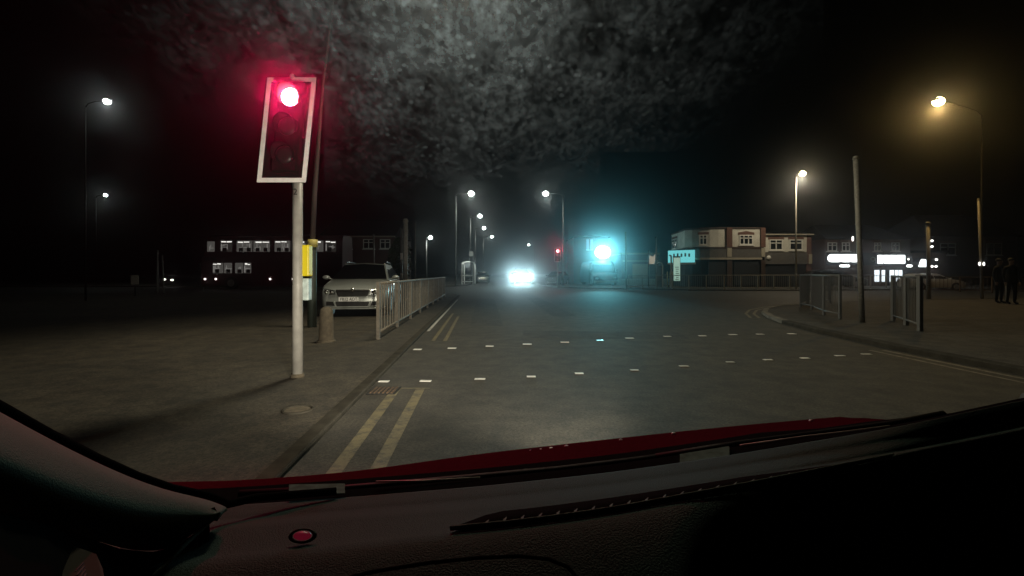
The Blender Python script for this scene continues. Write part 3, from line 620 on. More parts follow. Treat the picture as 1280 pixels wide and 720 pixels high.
# ---------------------------------------------------------------- buildings
def window(parent, c, w, h, u, nrm, mull=1, arch=False, lintel='brick'):
    """window part on a facade: c lower left corner, u along, nrm outward"""
    c, u, nrm = Vector(c), Vector(u).normalized(), Vector(nrm).normalized(); up = Vector((0, 0, 1))
    def P(a, z, d): return c + u * a + up * z + nrm * d
    q = MB(); q.slab([P(0, 0, 0.01), P(w, 0, 0.01), P(w, h, 0.01), P(0, h, 0.01)], nrm * 0.02); pane = q.build('window', M['pane'], parent)
    q = MB(); fw = 0.09
    def fb(a0, z0, a1, z1): q.slab([P(a0, z0, 0.031), P(a1, z0, 0.031), P(a1, z1, 0.031), P(a0, z1, 0.031)], nrm * 0.03)
    fb(0, 0, w, fw); fb(0, h - fw, w, h); fb(0, fw, fw, h - fw); fb(w - fw, fw, w, h - fw)
    for i in range(1, mull + 1): x = w * i / (mull + 1); fb(x - fw / 2, fw, x + fw / 2, h - fw)
    fb(fw, h * 0.62, w - fw, h * 0.62 + fw * 0.9)
    q.build('frame', M['pvc'], pane)
    q = MB(); q.slab([P(-0.1, -0.09, 0.0), P(w + 0.1, -0.09, 0.0), P(w + 0.1, -0.003, 0.0), P(-0.1, -0.003, 0.0)], nrm * 0.09); q.build('sill', M['pvc'], pane)
    q = MB(); pts = [P(-0.12, h + 0.003, 0.0), P(w + 0.12, h + 0.003, 0.0)] + ([P(w + 0.1, h + 0.2, 0), P(w / 2, h + 0.32, 0), P(-0.1, h + 0.2, 0)] if arch else [P(w + 0.12, h + 0.22, 0), P(-0.12, h + 0.22, 0)])
    q.slab(pts, nrm * 0.04); q.build('lintel', M['brick'], pane)

Yb = 42.0; sc = Yb / F
def bx_(px): return (px - CX) * sc
def bz(py): return H + (HY - py) * sc
cs = thing('corner_shop_building', (bx_(908), Yb, 0.08), 'cream corner building with a rounded end over dark closed shopfronts', 'building', 'shop buildings across the junction')
O = Vector((bx_(908), Yb, 0.08))
curve = [(bx_(908), Yb), (bx_(898), Yb + 0.02), (bx_(888), Yb + 0.12), (bx_(878), Yb + 0.45), (bx_(870), Yb + 0.95), (bx_(864), Yb + 1.6), (15.85, Yb + 2.6)]
foot = [(bx_(950), Yb)] + curve + [(16.3, Yb + 7), (bx_(950) + 0.5, Yb + 7)]
loc = lambda poly: [(x - O.x, y - O.y) for x, y in poly]
def ring(off):  # outline grown by OFF at the street side
    c = Vector((bx_(920), Yb + 4)); out = []
    for x, y in foot:
        v = Vector((x, y)) - c; out.append((x + v.x / v.length * off, y + v.y / v.length * off))
    return loc(out)
MB().prism(ring(0.0), bz(309) - .08, bz(286) - .08).build('upper_wall', M['cream'], cs)
MB().prism(ring(-0.05), 0, bz(310) - .08).build('ground_floor_wall', M['shutter'], cs)
MB().prism(ring(0.14), bz(311) - .08, bz(308.6) - .08).build('string_course', M['string'], cs)
MB().prism(ring(0.1), bz(286) - .08 + .003, bz(284) - .08).build('parapet', M['string'], cs)
MB().prism(ring(0.10), bz(322) - .08, bz(311.2) - .08).build('fascia', M['fascia'], cs)
MB().prism(ring(0.22), bz(324.5) - .08, bz(322.1) - .08).build('canopy_edge', M['fasciapale'], cs)
q = MB(); r0 = ring(0.0); top = bz(284) - .08; cxy = Vector((bx_(920) - O.x, 4.0)); r1 = [(cxy.x + (x - cxy.x) * .45, cxy.y + (y - cxy.y) * .45) for x, y in r0]
n = len(r0); q.add([(x, y, top + 0.003) for x, y in r0] + [(x, y, top + .22) for x, y in r1], [(k, (k + 1) % n, n + (k + 1) % n, n + k) for k in range(n)] + [tuple(range(n, 2 * n))]); q.build('roof', M['slate'], cs)
for px, wpx in ((911, 7), (953, 6)):
    q = MB(); q.box((bx_(px) - O.x, 0.05, (bz(309) + bz(284.6)) / 2 - .08), (wpx * sc, 0.42, bz(284.6) - bz(309))); q.build('brick_pier', M['brick'], cs)
    q = MB(); q.box((bx_(px) - O.x, 0.02, (bz(322) + bz(309)) / 2 - .08), (wpx * sc * 0.8, 0.34, bz(310.5) - bz(321.5))); q.build('pier_base', M['fasciapale'], cs)
    q = MB(); q.box((bx_(px) - O.x, 0.0, (bz(325) + 0.0) / 2 - .02), (wpx * sc * 0.9, 0.3, bz(325) - .1)); q.build('shop_pilaster', M['string'], cs)
window(cs, (bx_(924) - O.x, 0.0, bz(306) - .08), 17 * sc, 12.5 * sc, (1, 0, 0), (0, -1, 0), 2, True)
window(cs, (bx_(876) - O.x, 0.36, bz(306) - .08), 9.5 * sc, 13 * sc, (1, -0.33, 0), (-0.33, -1, 0), 1)
window(cs, (16.25 - 0.02 - O.x, 6.6, bz(307) - .08), 2.0, 14 * sc, (-0.1, -1, 0), (-1, 0.1, 0), 1)
for i, (a, c) in enumerate(((868, 880), (884, 908), (916, 949))):
    q = MB(); yy = 0.62 if i == 0 else 0.02
    q.box(((bx_(a) + bx_(c)) / 2 - O.x, yy - 0.2 if i == 0 else -0.02, bz(342) - .08), (bx_(c) - bx_(a) - 0.2, 0.06, 2.0), rz=R(-35) if i == 0 else 0); q.build('roller_shutter', M['shutter'], cs)
sg = thing('shop_sign', (bx_(861) - .12, Yb + 1.35, bz(320)), 'turquoise lit shop sign wrapped round the end of the corner building', 'sign', 'lit shop signs')
q = MB(); q.slab([(-1.15, 0.35, -0.55), (0.75, -1.05, -0.55), (0.75, -1.05, 0.55), (-1.15, 0.35, 0.55)], (0.04, 0.06, 0)); q.build('light_panel', M['sign_cyan'], sg)
q = MB(); q.slab([(-1.2, 0.36, -0.72), (0.8, -1.08, -0.72), (0.8, -1.08, -0.56), (-1.2, 0.36, -0.56)], (0.06, 0.09, 0)); q.build('sign_edge', M['pvc'], sg)
q = MB()
for k in range(5): q.box((-0.72 + k * 0.27, 0.016 - 0.199 * k - 0.01, 0.1 + 0.03 * (k % 2)), (0.15, 0.02, 0.3), rz=R(-36.4))
q.build('sign_lettering', M['palepanel'], sg)

ts = thing('terrace_shop_building', (bx_(984), Yb + 0.3, 0.08), 'lower cream terraced shop with two wide windows beneath the orange lamp', 'building', 'shop buildings across the junction')
O2 = Vector((bx_(984), Yb + 0.3, 0.08)); x0, x1 = bx_(957) - O2.x, bx_(1011) - O2.x
def blk(nm, z0, z1, y0, y1, mat, xa=x0, xb=x1, par=None): return MB().box(((xa + xb) / 2, (y0 + y1) / 2, (z0 + z1) / 2), (xb - xa, y1 - y0, z1 - z0)).build(nm, M[mat], par or ts)
blk('upper_wall', bz(315) - .08, bz(294) - .08, 0, 6.5, 'cream')
blk('ground_floor_wall', 0, bz(315.2) - .08, 0.1, 6.5, 'shutter')
blk('fascia', bz(330) - .08, bz(315.4) - .08, -0.12, 0.098, 'fascia')
blk('gutter', bz(293.6) - .08, bz(292.2) - .08, -0.25, 0.2, 'fasciapale', x0, x1 + 0.5)
blk('end_pier', 0, bz(296) - .08, -0.03, 6.5, 'brick', x1 + 0.003, x1 + 0.4)
q = MB(); zr = bz(292.2) - .08; q.add([(x0, -0.2, zr + .003), (x1 + .5, -0.2, zr + .003), (x1 + .5, 3.3, zr + .5), (x0, 3.3, zr + .5), (x1 + .5, 6.8, zr + .003), (x0, 6.8, zr + .003)], [(0, 1, 2, 3), (3, 2, 4, 5), (0, 3, 5), (1, 4, 2), (0, 5, 4, 1)]); q.build('roof', M['slate'], ts)
for a in (964, 989): window(ts, (bx_(a) - O2.x, 0, bz(312.5) - .08), 16.5 * sc, 13.5 * sc, (1, 0, 0), (0, -1, 0), 1, True)
blk('roller_shutter', 0.05, 2.0, 0.03, 0.09, 'shutter', x0 + 0.25, x1 - 0.25)
MB().tube([(bx_(962) - O2.x, -0.2, bz(322) - .08), (bx_(962) - O2.x, -0.12, bz(322) - .08)], 0.2, 16).build('alarm_box', M['pvc'], ts, True)
hs_ = thing('projecting_sign', (bx_(1014), Yb + 0.1, bz(328)), 'narrow pale sign projecting from the end of the terraced shop', 'sign', 'lit shop signs')
MB().box((0, 0, 0.3), (0.25, 0.1, 0.85)).build('panel', M['fasciapale'], hs_); MB().box((0, 0.1, 0.3), (0.06, 0.12, 0.1)).build('bracket', M['black'], hs_)

# brightly lit shops further right
Ys = 46.0; ss = Ys / F
def sx_(px): return (px - CX) * ss
def sz_(py): return H + (HY - py) * ss
O3 = Vector((sx_(1083), Ys, 0.08)); sh = thing('lit_shop_building', O3, 'dark two storey shop row under brilliant white signs', 'building', 'shop buildings across the junction')
xa, xb = sx_(1031) - O3.x, sx_(1138) - O3.x
blk('wall', 0, sz_(299) - .08, 0, 7, 'brickdark', xa, xb, sh)
q = MB(); zr = sz_(299) - .08; q.add([(xa, -0.2, zr + .003), (xb + .2, -0.2, zr + .003), (xb - 1.5, 3.4, zr + 1.7), (xa + 1, 3.4, zr + 1.7), (xb + .2, 7.1, zr + .003), (xa, 7.1, zr + .003)], [(0, 1, 2, 3), (3, 2, 4, 5), (0, 3, 5), (1, 4, 2), (0, 5, 4, 1)]); q.build('roof', M['slate'], sh)
for a, w_ in ((1034, 12), (1052, 10), (1092, 9), (1114, 10)): window(sh, (sx_(a) - O3.x, 0, sz_(314) - .08), w_ * ss, 11 * ss, (1, 0, 0), (0, -1, 0), 1)
blk('dark_fascia', sz_(331.5) - .08, sz_(316) - .08, -0.10, -0.003, 'shutter', xa + .1, xb - .1, sh)
blk('canopy', sz_(337) - .08, sz_(334) - .08, -1.0, -0.003, 'fascia', sx_(1092) - O3.x, xb - .3, sh)
for a, c in ((1093, 1099), (1102, 1106), (1112, 1117), (1118.5, 1122), (1123, 1127.5)):
    q = MB(); q.box(((sx_(a) + sx_(c)) / 2 - O3.x, -0.02, (0.35 + sz_(338)) / 2), ((c - a) * ss, 0.03, sz_(338) - 0.45)); q.build('shop_window', M['shop_lit'], sh)
blk('shop_door', 0.0, 2.0, -0.03, -0.003, 'black', sx_(1106.5) - O3.x, sx_(1111.5) - O3.x, sh)
def neon(name, px0, px1, py0, py1, label, mat, shape='rect', bars=()):
    o = Vector((sx_((px0 + px1) / 2), Ys - 0.13, sz_((py0 + py1) / 2))); t = thing(name, o, label, 'sign', 'lit shop signs')
    w, h = (px1 - px0) * ss / 2, (py1 - py0) * ss / 2
    if shape == 'pill':
        pts = [(w - h + h * math.cos(R(a)), h * math.sin(R(a))) for a in range(-90, 91, 20)] + [(-w + h + h * math.cos(R(a)), h * math.sin(R(a))) for a in range(90, 271, 20)]
    elif shape == 'slant': pts = [(-w, -h), (w, -h), (w, h * 0.8), (-w * 0.3, h), (-w * 0.7, h * 0.2)]
    else: pts = [(-w, -h), (w, -h), (w, h), (-w, h)]
    MB().slab([(x, 0, z) for x, z in pts], (0, 0.025, 0)).build('light_panel', M[mat], t)
    MB().slab([(-w - .1, 0.03, -h - .1), (w + .1, 0.03, -h - .1), (w + .1, 0.03, h + .1), (-w - .1, 0.03, h + .1)], (0, -0.004, 0)).build('sign_tray', M['black'], t)
    if bars:
        q = MB()
        for bxp, bw, k0, k1 in bars: q.box((sx_(bxp) - o.x, -0.006, h * (k0 + k1) / 2), (bw * ss, 0.01, h * (k1 - k0)))
        q.build('dark_mark', M['ink'], t)
    return t
neon('shop_sign', 1033.5, 1076, 318, 327.5, 'long white glowing shop sign with rounded ends', 'sign_white', 'pill', [(1050, 3, -1.1, -0.8), (1062, 1.5, -1.1, -0.85)])
neon('shop_sign', 1096, 1130, 319, 329.5, 'square ended white glowing sign with a dark upright mark', 'sign_white', 'rect', [(1103.5, 1.6, -1.05, 0.5), (1110, 1, 0.7, 1.05), (1119, 1, 0.75, 1.05)])
neon('shop_sign', 1147, 1157, 324, 333.5, 'small white glowing sign with a slanted corner, last in the shop row', 'sign_white', 'slant', [(1149, 0.8, -0.8, -0.5), (1151.5, 0.8, -0.8, -0.5), (1154, 0.8, -0.8, -0.5)])
neon('shop_sign', 1048.5, 1061, 331, 333.8, 'thin white lit strip under the long rounded sign', 'sign_white', 'pill')
neon('shop_sign', 1132, 1139, 331, 334, 'tiny white lit strip at the end of the lit shop', 'sign_white', 'pill')
q = MB(); c = Vector((sx_(1090) - O3.x, -0.12, sz_(324) - .08)); pts = [c + Vector((0.2 * math.cos(R(a)), 0, 0.2 * math.sin(R(a)))) for a in range(0, 361, 20)]; q.tube(pts, 0.03, 6, False); q.build('round_emblem', M['palepanel'], sh)
O4 = Vector((sx_(1160), Ys + .2, 0.08)); lw = thing('low_shop_building', O4, 'unlit low shop under the small slanted sign', 'building', 'shop buildings across the junction')
blk('wall', 0, sz_(316) - .08, 0, 6, 'brickdark', sx_(1140) - O4.x, sx_(1185) - O4.x, lw); blk('flat_roof', sz_(316) - .077, sz_(313) - .08, -0.3, 6.2, 'slate', sx_(1139) - O4.x, sx_(1186) - O4.x, lw)
blk('fascia', sz_(335) - .08, sz_(322) - .08, -0.09, -0.003, 'shutter', sx_(1141) - O4.x, sx_(1175) - O4.x, lw)
for px, py in ((1134.5, 324), (1170, 324.5), (1164.5, 333), (1169.5, 333)):
    o = MB().ball((0, 0, 0), 0.11, 10, 6).build('bulkhead_light', M['marker'], None, True); o.location = (sx_(px), Ys - 0.05, sz_(py)); tag(o, 'small round white bulkhead light on the unlit low shop', 'light', 'small bulkhead lights')
for px, py, Y, nm in ((1065, 299, 44, 0), (1161, 302, 20, 1)):
    pass
MB().ball((sx_(1065) - O3.x, -.1, sz_(298.5) - .08), .13, 8, 6, (.8, .6, 1.9)).build('wall_light', M['marker'], sh, True)
for k_ in (302, 309): MB().ball((.06, -.1, H + (HY - k_) * 22.39 / F - .08), .05, 8, 6).build('small_light', M['marker'], pp_, True)
for px, py in ((205.5, 349.3), (215, 350)):
    o = MB().ball((0, 0, 0), .1, 10, 6, (1.5, .8, .8)).build('ground_light', M['marker'], None, True); o.location = (at(px, 44).x, 44, H + (HY - py) * 44 / F); tag(o, 'small white light low in the dark left of the bus', 'light', 'small low lights left of the bus')
# dark house at the right
O5 = Vector((at(1215, 52).x, 52, 0.05)); dh = thing('dark_house', O5, 'unlit house standing in the dark behind the white car', 'building')
blk('wall', 0, 5.2, 0, 8, 'brickdark', -5, 5, dh)
q = MB(); q.add([(-5.3, -.4, 5.2), (5.3, -.4, 5.2), (5.3, 8.4, 5.2), (-5.3, 8.4, 5.2), (-3, 4, 8), (3, 4, 8)], [(0, 1, 5, 4), (1, 2, 5), (2, 3, 4, 5), (3, 0, 4), (3, 2, 1, 0)]); q.build('roof', M['slate'], dh)
for x in (-3.5, 1.5): window(dh, (x, 0, 3.2), 1.7, 1.3, (1, 0, 0), (0, -1, 0), 1)

# houses behind the silver car
Yh = 52.0; hh = Yh / F
Oh = Vector((at(445, Yh).x, Yh, 0.08)); hz = lambda py: H + (HY - py) * hh
ho = thing('brick_house', Oh, 'dark brick house with pale windows and porch behind the silver car', 'building')
xh = lambda px: (px - 445) * hh
blk('wall', 0, hz(296) - .08, 0, 8, 'brickdark', xh(402), xh(494), ho)
blk('gutter', hz(296.4) - .08, hz(294.9) - .08, -0.25, -0.003, 'fasciapale', xh(400), xh(494), ho)
q = MB(); zr = hz(295) - .08; q.add([(xh(400), -.3, zr + .01), (xh(495), -.3, zr + .01), (xh(495), 4, zr + 2.2), (xh(400), 4, zr + 2.2), (xh(495), 8.3, zr + .01), (xh(400), 8.3, zr + .01)], [(0, 1, 2, 3), (3, 2, 4, 5), (0, 3, 5), (1, 4, 2), (0, 5, 4, 1)]); q.build('roof', M['slate'], ho)
for a, c in ((409, 418), (425, 440), (454, 468), (475, 488)): window(ho, (xh(a), 0, hz(311) - .08), (c - a) * hh, 12 * hh, (1, 0, 0), (0, -1, 0), 1)
q = MB(); q.box((xh(424), -0.7, hz(320) - .08), (31 * hh, 1.4, 0.16)); po = q.build('porch', M['fasciapale'], ho)
for a in (410, 438): MB().box((xh(a), -1.3, (hz(320.8) - .08) / 2), (0.14, 0.14, hz(320.8) - .09)).build('porch_post', M['fasciapale'], po)
window(ho, (xh(455), 0, 0.9), 14 * hh, 1.3, (1, 0, 0), (0, -1, 0), 1)

# small tree by the posts
def tree(name, base, h, r, label, n=2600):
    t = thing(name, base, label, 'tree')
    tr = MB(); tr.tube([(0, 0, 0), (0.03, 0, h * .3), (0, .05, h * .75)], [0.14, 0.1, 0.03], 8)
    for k in range(6):
        a = k * 1.05; tr.tube([(0, 0, h * (.25 + .07 * k)), (r * .6 * math.cos(a), r * .6 * math.sin(a), h * (.4 + .08 * k))], [0.04, 0.012], 5)
    tr.build('trunk', M['bark'], t, True)
    cr = MB(); rnd = random.Random(3)
    for _ in range(n):
        z = rnd.uniform(.18, 1.0); a = rnd.uniform(0, 6.283); rr = r * math.sqrt(rnd.random()) * (math.sin(math.pi * min(1, (z - .1) * 1.05)) ** .6) * (0.75 + .4 * noise.noise((math.cos(a) * 1.5, math.sin(a) * 1.5, z * 5)))
        c = Vector((rr * math.cos(a), rr * math.sin(a), z * h)); s = rnd.uniform(.06, .13)
        if noise.noise(c * 1.1) < -0.22: continue
        u = Vector((rnd.uniform(-1, 1), rnd.uniform(-1, 1), rnd.uniform(-1, 1))).normalized(); v = u.cross(Vector((rnd.uniform(-1, 1), rnd.uniform(-1, 1), 1))).normalized()
        cr.add([c - u * s, c + v * s * .6, c + u * s, c - v * s * .6], [(0, 1, 2, 3)])
    me = bpy.data.meshes.new('crown'); me.from_pydata(cr.v, [], cr.f); me.materials.append(M['leaf']); o = bpy.data.objects.new('crown', me); COL.objects.link(o); o.parent = t
tree('small_tree', (at(523, 34.5).x, 34.0 - 5.5, PH), 3.3, 0.95, 'small dark green leafy tree among the posts behind the railing')

# bus shelter and stop flag
bs0 = Vector((at(584.5, 53).x, 53, 0.08)); bs = thing('bus_shelter', bs0, 'white framed bus shelter with arched roof at the far left kerb', 'bus shelter')
for x in (-0.62, 0.62):
    for y in (0, 2.6): q = MB(); q.bar((x, y, 0), (x, y, 2.25), 0.12); q.build('frame_post', M['pvc'], bs)
q = MB(); rows = [[(0.72 * math.sin(R(a)), y, 2.25 + 0.32 * (math.cos(R(a)) ** 1)) for a in range(-90, 91, 15)] for y in (-0.15, 2.75)]
q.grid(rows); rf = q.build('roof', M['pvc'], bs, True); md = rf.modifiers.new('th', 'SOLIDIFY'); md.thickness = 0.06
q = MB(); q.bar((-0.62, 0, 0.95), (0.62, 0, 0.95), 0.12); q.build('cross_rail', M['pvc'], bs); q = MB(); q.bar((-0.62, 0, 0.3), (0.62, 0, 0.3), 0.1); q.build('bottom_rail', M['pvc'], bs)
q = MB(); q.box((0.1, 1.4, 0.5), (0.4, 2.0, 0.05)); q.build('bench', M['darkpole'], bs)
f0 = Vector((at(589, 51.5).x, 51.5, 0.08)); fl = thing('bus_stop_flag', f0, 'pale square bus stop flag on a pole beside the shelter', 'sign')
q = MB(); q.tube([(0.25, 0, 0), (0.25, 0, 3.5)], 0.04, 8); q.build('pole', M['darkpole'], fl, True); q = MB(); q.box((0, 0, 3.3), (0.42, 0.05, 0.5)); q.build('flag', M['pvc'], fl)
light('shelter_light', 'POINT', bs0 + Vector((0, 1.3, 2.2)), (0.9, 1, 0.95), 40, size=0.2)

# lit poster panel, yellow posts, low wall, flags
p0 = Vector((at(846, 39.5).x, 39.5, 0.08)); pp = thing('poster_panel', p0, 'tall pale green lit poster panel at the far corner', 'poster panel')
zz = lambda py: H + (HY - py) * 39.5 / F - .08
q = MB(); q.box((0, 0, (zz(351) + zz(322)) / 2), (0.52, 0.08, zz(322) - zz(351))); q.build('lit_panel', M['sign_green'], pp)
q = MB(); q.box((0, 0.06, (zz(351) + zz(321)) / 2), (0.6, 0.1, zz(321) - zz(351) + .1)); q.build('case', M['black'], pp)
q = MB(); q.bar((-0.45, 0.05, 0), (-0.45, 0.05, zz(320)), 0.1); q.bar((-0.45, 0.05, zz(320)), (-0.6, 0.0, zz(319)), 0.1); q.build('side_post', M['galv'], pp)
q = MB()
for k in range(7): q.box((0.03 * (k % 2), -0.045, zz(334) - .17 * k), (0.30 - .05 * (k % 3), 0.008, 0.06))
q.build('print', M['greenpole'], pp)
for px in (834, 837.5, 840.5): post('yellow_post', at(px, 40.5, z=0.08), at(px, 40.5, 339.5), 0.045, 'thin yellow post beside the lit poster panel', 'post', 'band', 'yellow posts by the poster panel', cap=False)
p0 = Vector((at(790, 56).x, 56, 0.08)); lw_ = thing('low_wall', p0, 'long low white wall under the glaring lamp and posts', 'wall')
q = MB(); q.box((0.5, 0, 0.28), (9.5, 0.25, 0.56)); q.build('wall', M['cream'], lw_); q = MB(); q.box((0.5, 0, 0.602), (9.6, 0.33, 0.08)); q.build('coping', M['pvc'], lw_)
for o_ in (lw_,): o_.location.y = 49.5; o_.location.x = at(797, 49.5).x
Og = Vector((at(795, 54).x, 54, 0.08)); gar = thing('low_depot_building', Og, 'low pale depot with a flat roof behind the glaring lamp', 'building')
gz = lambda py: H + (HY - py) * 54 / F - .08
blk('wall', 0, gz(318), 0, 5, 'fascia', -1.6, 2.6, gar); blk('roof_edge', gz(318) + .003, gz(316), -0.15, 5.1, 'fasciapale', -1.7, 2.7, gar); blk('shutter_door', 0.02, gz(330), -0.04, -0.003, 'fasciapale', -0.4, 1.5, gar)
for k in range(1): blk('panel_band', gz(327), gz(325.5), -0.05, -0.003, 'fasciapale', -1.5, 2.5, gar)
p0 = Vector((at(815, 40).x, 40, 0.08)); ft = thing('feather_banner', p0, 'cream banner lit on a dark pole at the far corner', 'banner')
q = MB(); q.tube([(-.3, 0, 0), (-.3, 0, 3.1)], 0.05, 8); q.build('pole', M['black'], ft, True)
fz = lambda py: H + (HY - py) * 40 / F - .08
q = MB(); q.slab([(-0.22, 0, fz(330)), (0.2, 0, fz(330)), (0.34, 0, fz(316)), (0.1, 0, fz(321)), (-0.2, 0, fz(319))], (0, 0.03, 0)); q.build('cloth', emis('banner lit cloth', (0.8, 0.68, 0.5), 0.35), ft)  # cloth glows by its own material to look lit
p0 = Vector((at(824, 40.5).x, 40.5, 0.08)); ks = thing('kiosk', p0, 'small glass kiosk with arched pale frame beside the banner', 'kiosk')
for x in (-.28, .28): q = MB(); q.bar((x, 0, 0), (x, 0, 1.9), 0.08); q.build('frame_post', M['pvc'], ks)
q = MB(); q.tube([(0.28 * math.cos(R(a)), 0, 1.9 + 0.2 * math.sin(R(a))) for a in range(0, 181, 20)], 0.04, 6); q.build('arch', M['pvc'], ks, True); q = MB(); q.box((0, 0.05, 0.95), (0.5, 0.02, 1.8)); q.build('panel', M['fascia'], ks)
# tall building window seen left of the glare
Ot = Vector((at(739, 60).x, 60, 0.08)); tb = thing('end_house', Ot, 'dark tall house with a pair of pale upper windows left of the glaring lamp', 'building')
blk('wall', 0, 5.7, 0, 7, 'brickdark', -2.2, 2.2, tb); q = MB(); q.add([(-2.4, -.3, 5.7), (2.4, -.3, 5.7), (2.4, 7.3, 5.7), (-2.4, 7.3, 5.7), (0, 1, 6.1), (0, 6, 6.1)], [(0, 1, 4), (1, 2, 5, 4), (2, 3, 5), (3, 0, 4, 5), (3, 2, 1, 0)]); q.build('roof', M['slate'], tb)
lw2 = emis('dim lit curtain window', (0.75, 0.72, 0.85), 0.28)
for x in (-0.45, 0.05): q = MB(); q.box((x, -0.02, 5.0 - 0.2), (0.32, 0.03, 1.3)); w = q.build('lit_window', lw2, tb); q = MB(); q.box((x, -0.04, 4.12), (0.4, 0.05, 0.06)); q.build('sill', M['pvc'], w)

# small grey plate on a post in the dark left
p0 = Vector((at(168.5, 26).x, 26, PH)); sp = thing('small_notice', p0, 'small grey square notice on a short post out in the dark', 'sign')
q = MB(); q.tube([(0, 0.02, 0), (0, 0.02, 1.0)], 0.03, 8); q.build('post', M['black'], sp, True); q = MB(); q.box((0, 0, 0.88), (0.42, 0.02, 0.5)); q.build('plate', M['galv'], sp)
for px, py in ((205.5, 349.5), (215, 350), (221, 352)):
    pass

# ---------------------------------------------------------------- people at the right edge
def person(loc, rz, label, striped):
    t = thing('person', loc, label, 'person', None, rz)
    J = {'pel': (0, 0, .93, .15, .11), 'wai': (0, 0, 1.08, .135, .1), 'che': (0, .0, 1.32, .165, .115), 'neck': (0, 0, 1.47, .06, .06), 'hd0': (0, -.01, 1.55, .07, .075), 'hd1': (0, -.02, 1.64, .085, .1), 'hd2': (0, -.01, 1.73, .06, .07)}
    V = []; E = []; Rr = []
    def v(p, r, par=None):
        V.append(Vector(p)); Rr.append(r)
        if par is not None: E.append((par, len(V) - 1))
        return len(V) - 1
    pel = v((0, 0, .93), (.15, .11)); wai = v((0, 0, 1.1), (.14, .1), pel); che = v((0, 0, 1.3), (.17, .12), wai); sho = v((0, 0, 1.42), (.12, .09), che); nk = v((0, 0, 1.5), (.055, .055), sho)
    h0 = v((0, -.015, 1.575), (.07, .08), nk); h1 = v((0, -.02, 1.66), (.08, .098), h0); v((0, -.01, 1.74), (.05, .06), h1)
    for s_ in (-1, 1):
        a = v((s_ * .19, 0, 1.4), (.06, .06), sho); e = v((s_ * .235, .02, 1.13), (.047, .047), a); w = v((s_ * .24, -.05, .88), (.034, .034), e); hn = v((s_ * .24, -.075, .80), (.04, .024), w)
        for k in range(4): f1 = v((s_ * .24, -.105 + .022 * k, .74), (.009, .009), hn); v((s_ * .236, -.112 + .022 * k, .70 + .006 * abs(k - 1)), (.008, .008), f1)
        th = v((s_ * .225, -.115, .80), (.011, .011), hn); v((s_ * .225, -.13, .765), (.009, .009), th)
        hp = v((s_ * .1, 0, .86), (.095, .1), pel); kn = v((s_ * .115, -.015, .49), (.062, .066), hp); an = v((s_ * .12, .02, .09), (.04, .045), kn); v((s_ * .125, -.06, .045), (.042, .035), an); 
        v((s_ * .13, -.15, .035), (.038, .028), len(V) - 1)
    me = bpy.data.meshes.new('figure'); me.from_pydata(V, E, []); me.materials.append(M['cloth']); me.materials.append(M['skin'])
    o = bpy.data.objects.new('figure', me); COL.objects.link(o)
    md = o.modifiers.new('skin', 'SKIN'); sv = me.skin_vertices[0].data
    for i, r in enumerate(Rr): sv[i].radius = r
    sv[0].use_root = True
    o.modifiers.new('sub', 'SUBSURF').levels = 2; o.modifiers['sub'].render_levels = 2
    dg = bpy.context.evaluated_depsgraph_get(); m2 = bpy.data.meshes.new_from_object(o.evaluated_get(dg)); bpy.data.objects.remove(o)
    m2.materials.clear(); m2.materials.append(M['cloth']); m2.materials.append(M['skin'])
    for pol in m2.polygons:
        pol.use_smooth = True; c = pol.center; pol.material_index = 1 if (c.z > 1.5 or (abs(c.x) > .19 and c.z < .84)) else 0
    o = bpy.data.objects.new('body', m2); COL.objects.link(o); o.parent = t
    q = MB(); q.ball((0, .01, 1.70), .1, 12, 8, (.92, 1.08, .85)); q.build('hair', M['hair'], t, True)
    q = MB()
    for s_ in (-1, 1): q.ball((s_ * .03, -.112, 1.665), .011, 8, 5)
    q.build('eyes', M['ink'], t, True); MB().ball((0, -.125, 1.635), .016, 8, 6, (.8, 1, 1.4)).build('nose', M['skin'], t, True)
    MB().box((0, -.108, 1.595), (.045, .01, .009)).build('mouth', M['brick'], t)
    for s_ in (-1, 1): MB().ball((s_ * .085, -.005, 1.645), .025, 8, 5, (.4, .7, 1.2)).build('ear', M['skin'], t, True)
    if striped:
        for s_ in (-1, 1):
            q = MB(); q.tube([(s_ * .178, -.02, .8), (s_ * .178, -.022, .5), (s_ * .164, .01, .14)], [.02, .02, .016], 6); q.build('trouser_stripe', M['stripe'], t, True)
    return t
person(gd(1249, 379, .08), R(10), 'person in plain black clothes standing at the right edge', False)
p2 = gd(1264, 380, .08); person(p2, R(-12), 'person in black with pale stripes down the trousers at the right edge', True)
bg = thing('tote_bag', p2 + Vector((0.36, -0.02, 0.0)), 'pale round bag on the pavement post side of the striped trousers', 'bag')
bpy.data.objects.remove(bg)
# ---------------------------------------------------------------- own car, seen from inside
OC = Vector((0.25, 0.6, 0.0)); own = thing('car', OC, 'red car seen from the inside across its black dashboard and bonnet', 'own car')
def P(px, py, Y): return at(px, Y, py)
def lerp_curve(pts, x):
    for (x0, y0), (x1, y1) in zip(pts, pts[1:]):
        if x <= x1: k = (x - x0) / (x1 - x0); return y0 + (y1 - y0) * k
    return pts[-1][1]
XS = [i * 32 + 150 for i in range(40)]
def crv(pts): 
    """smoothed sampling of a hand-placed edge"""
    out = []
    for x in XS:
        s = 0; w = 0
        for d in (-40, -20, 0, 20, 40): s += lerp_curve(pts, x + d); w += 1
        out.append(s / w)
    return out
rear = crv([(0, 640), (230, 634), (285, 632), (430, 622), (600, 608), (760, 591), (900, 571), (1110, 536), (1280, 500), (1500, 450)])
lip = crv([(0, 655), (230, 652), (430, 637), (600, 623), (760, 605), (900, 585), (1110, 550), (1280, 515), (1500, 465)])
fold = crv([(0, 690), (200, 668), (330, 657), (440, 649), (640, 634), (760, 619), (900, 599), (1110, 564), (1280, 530), (1500, 480)])
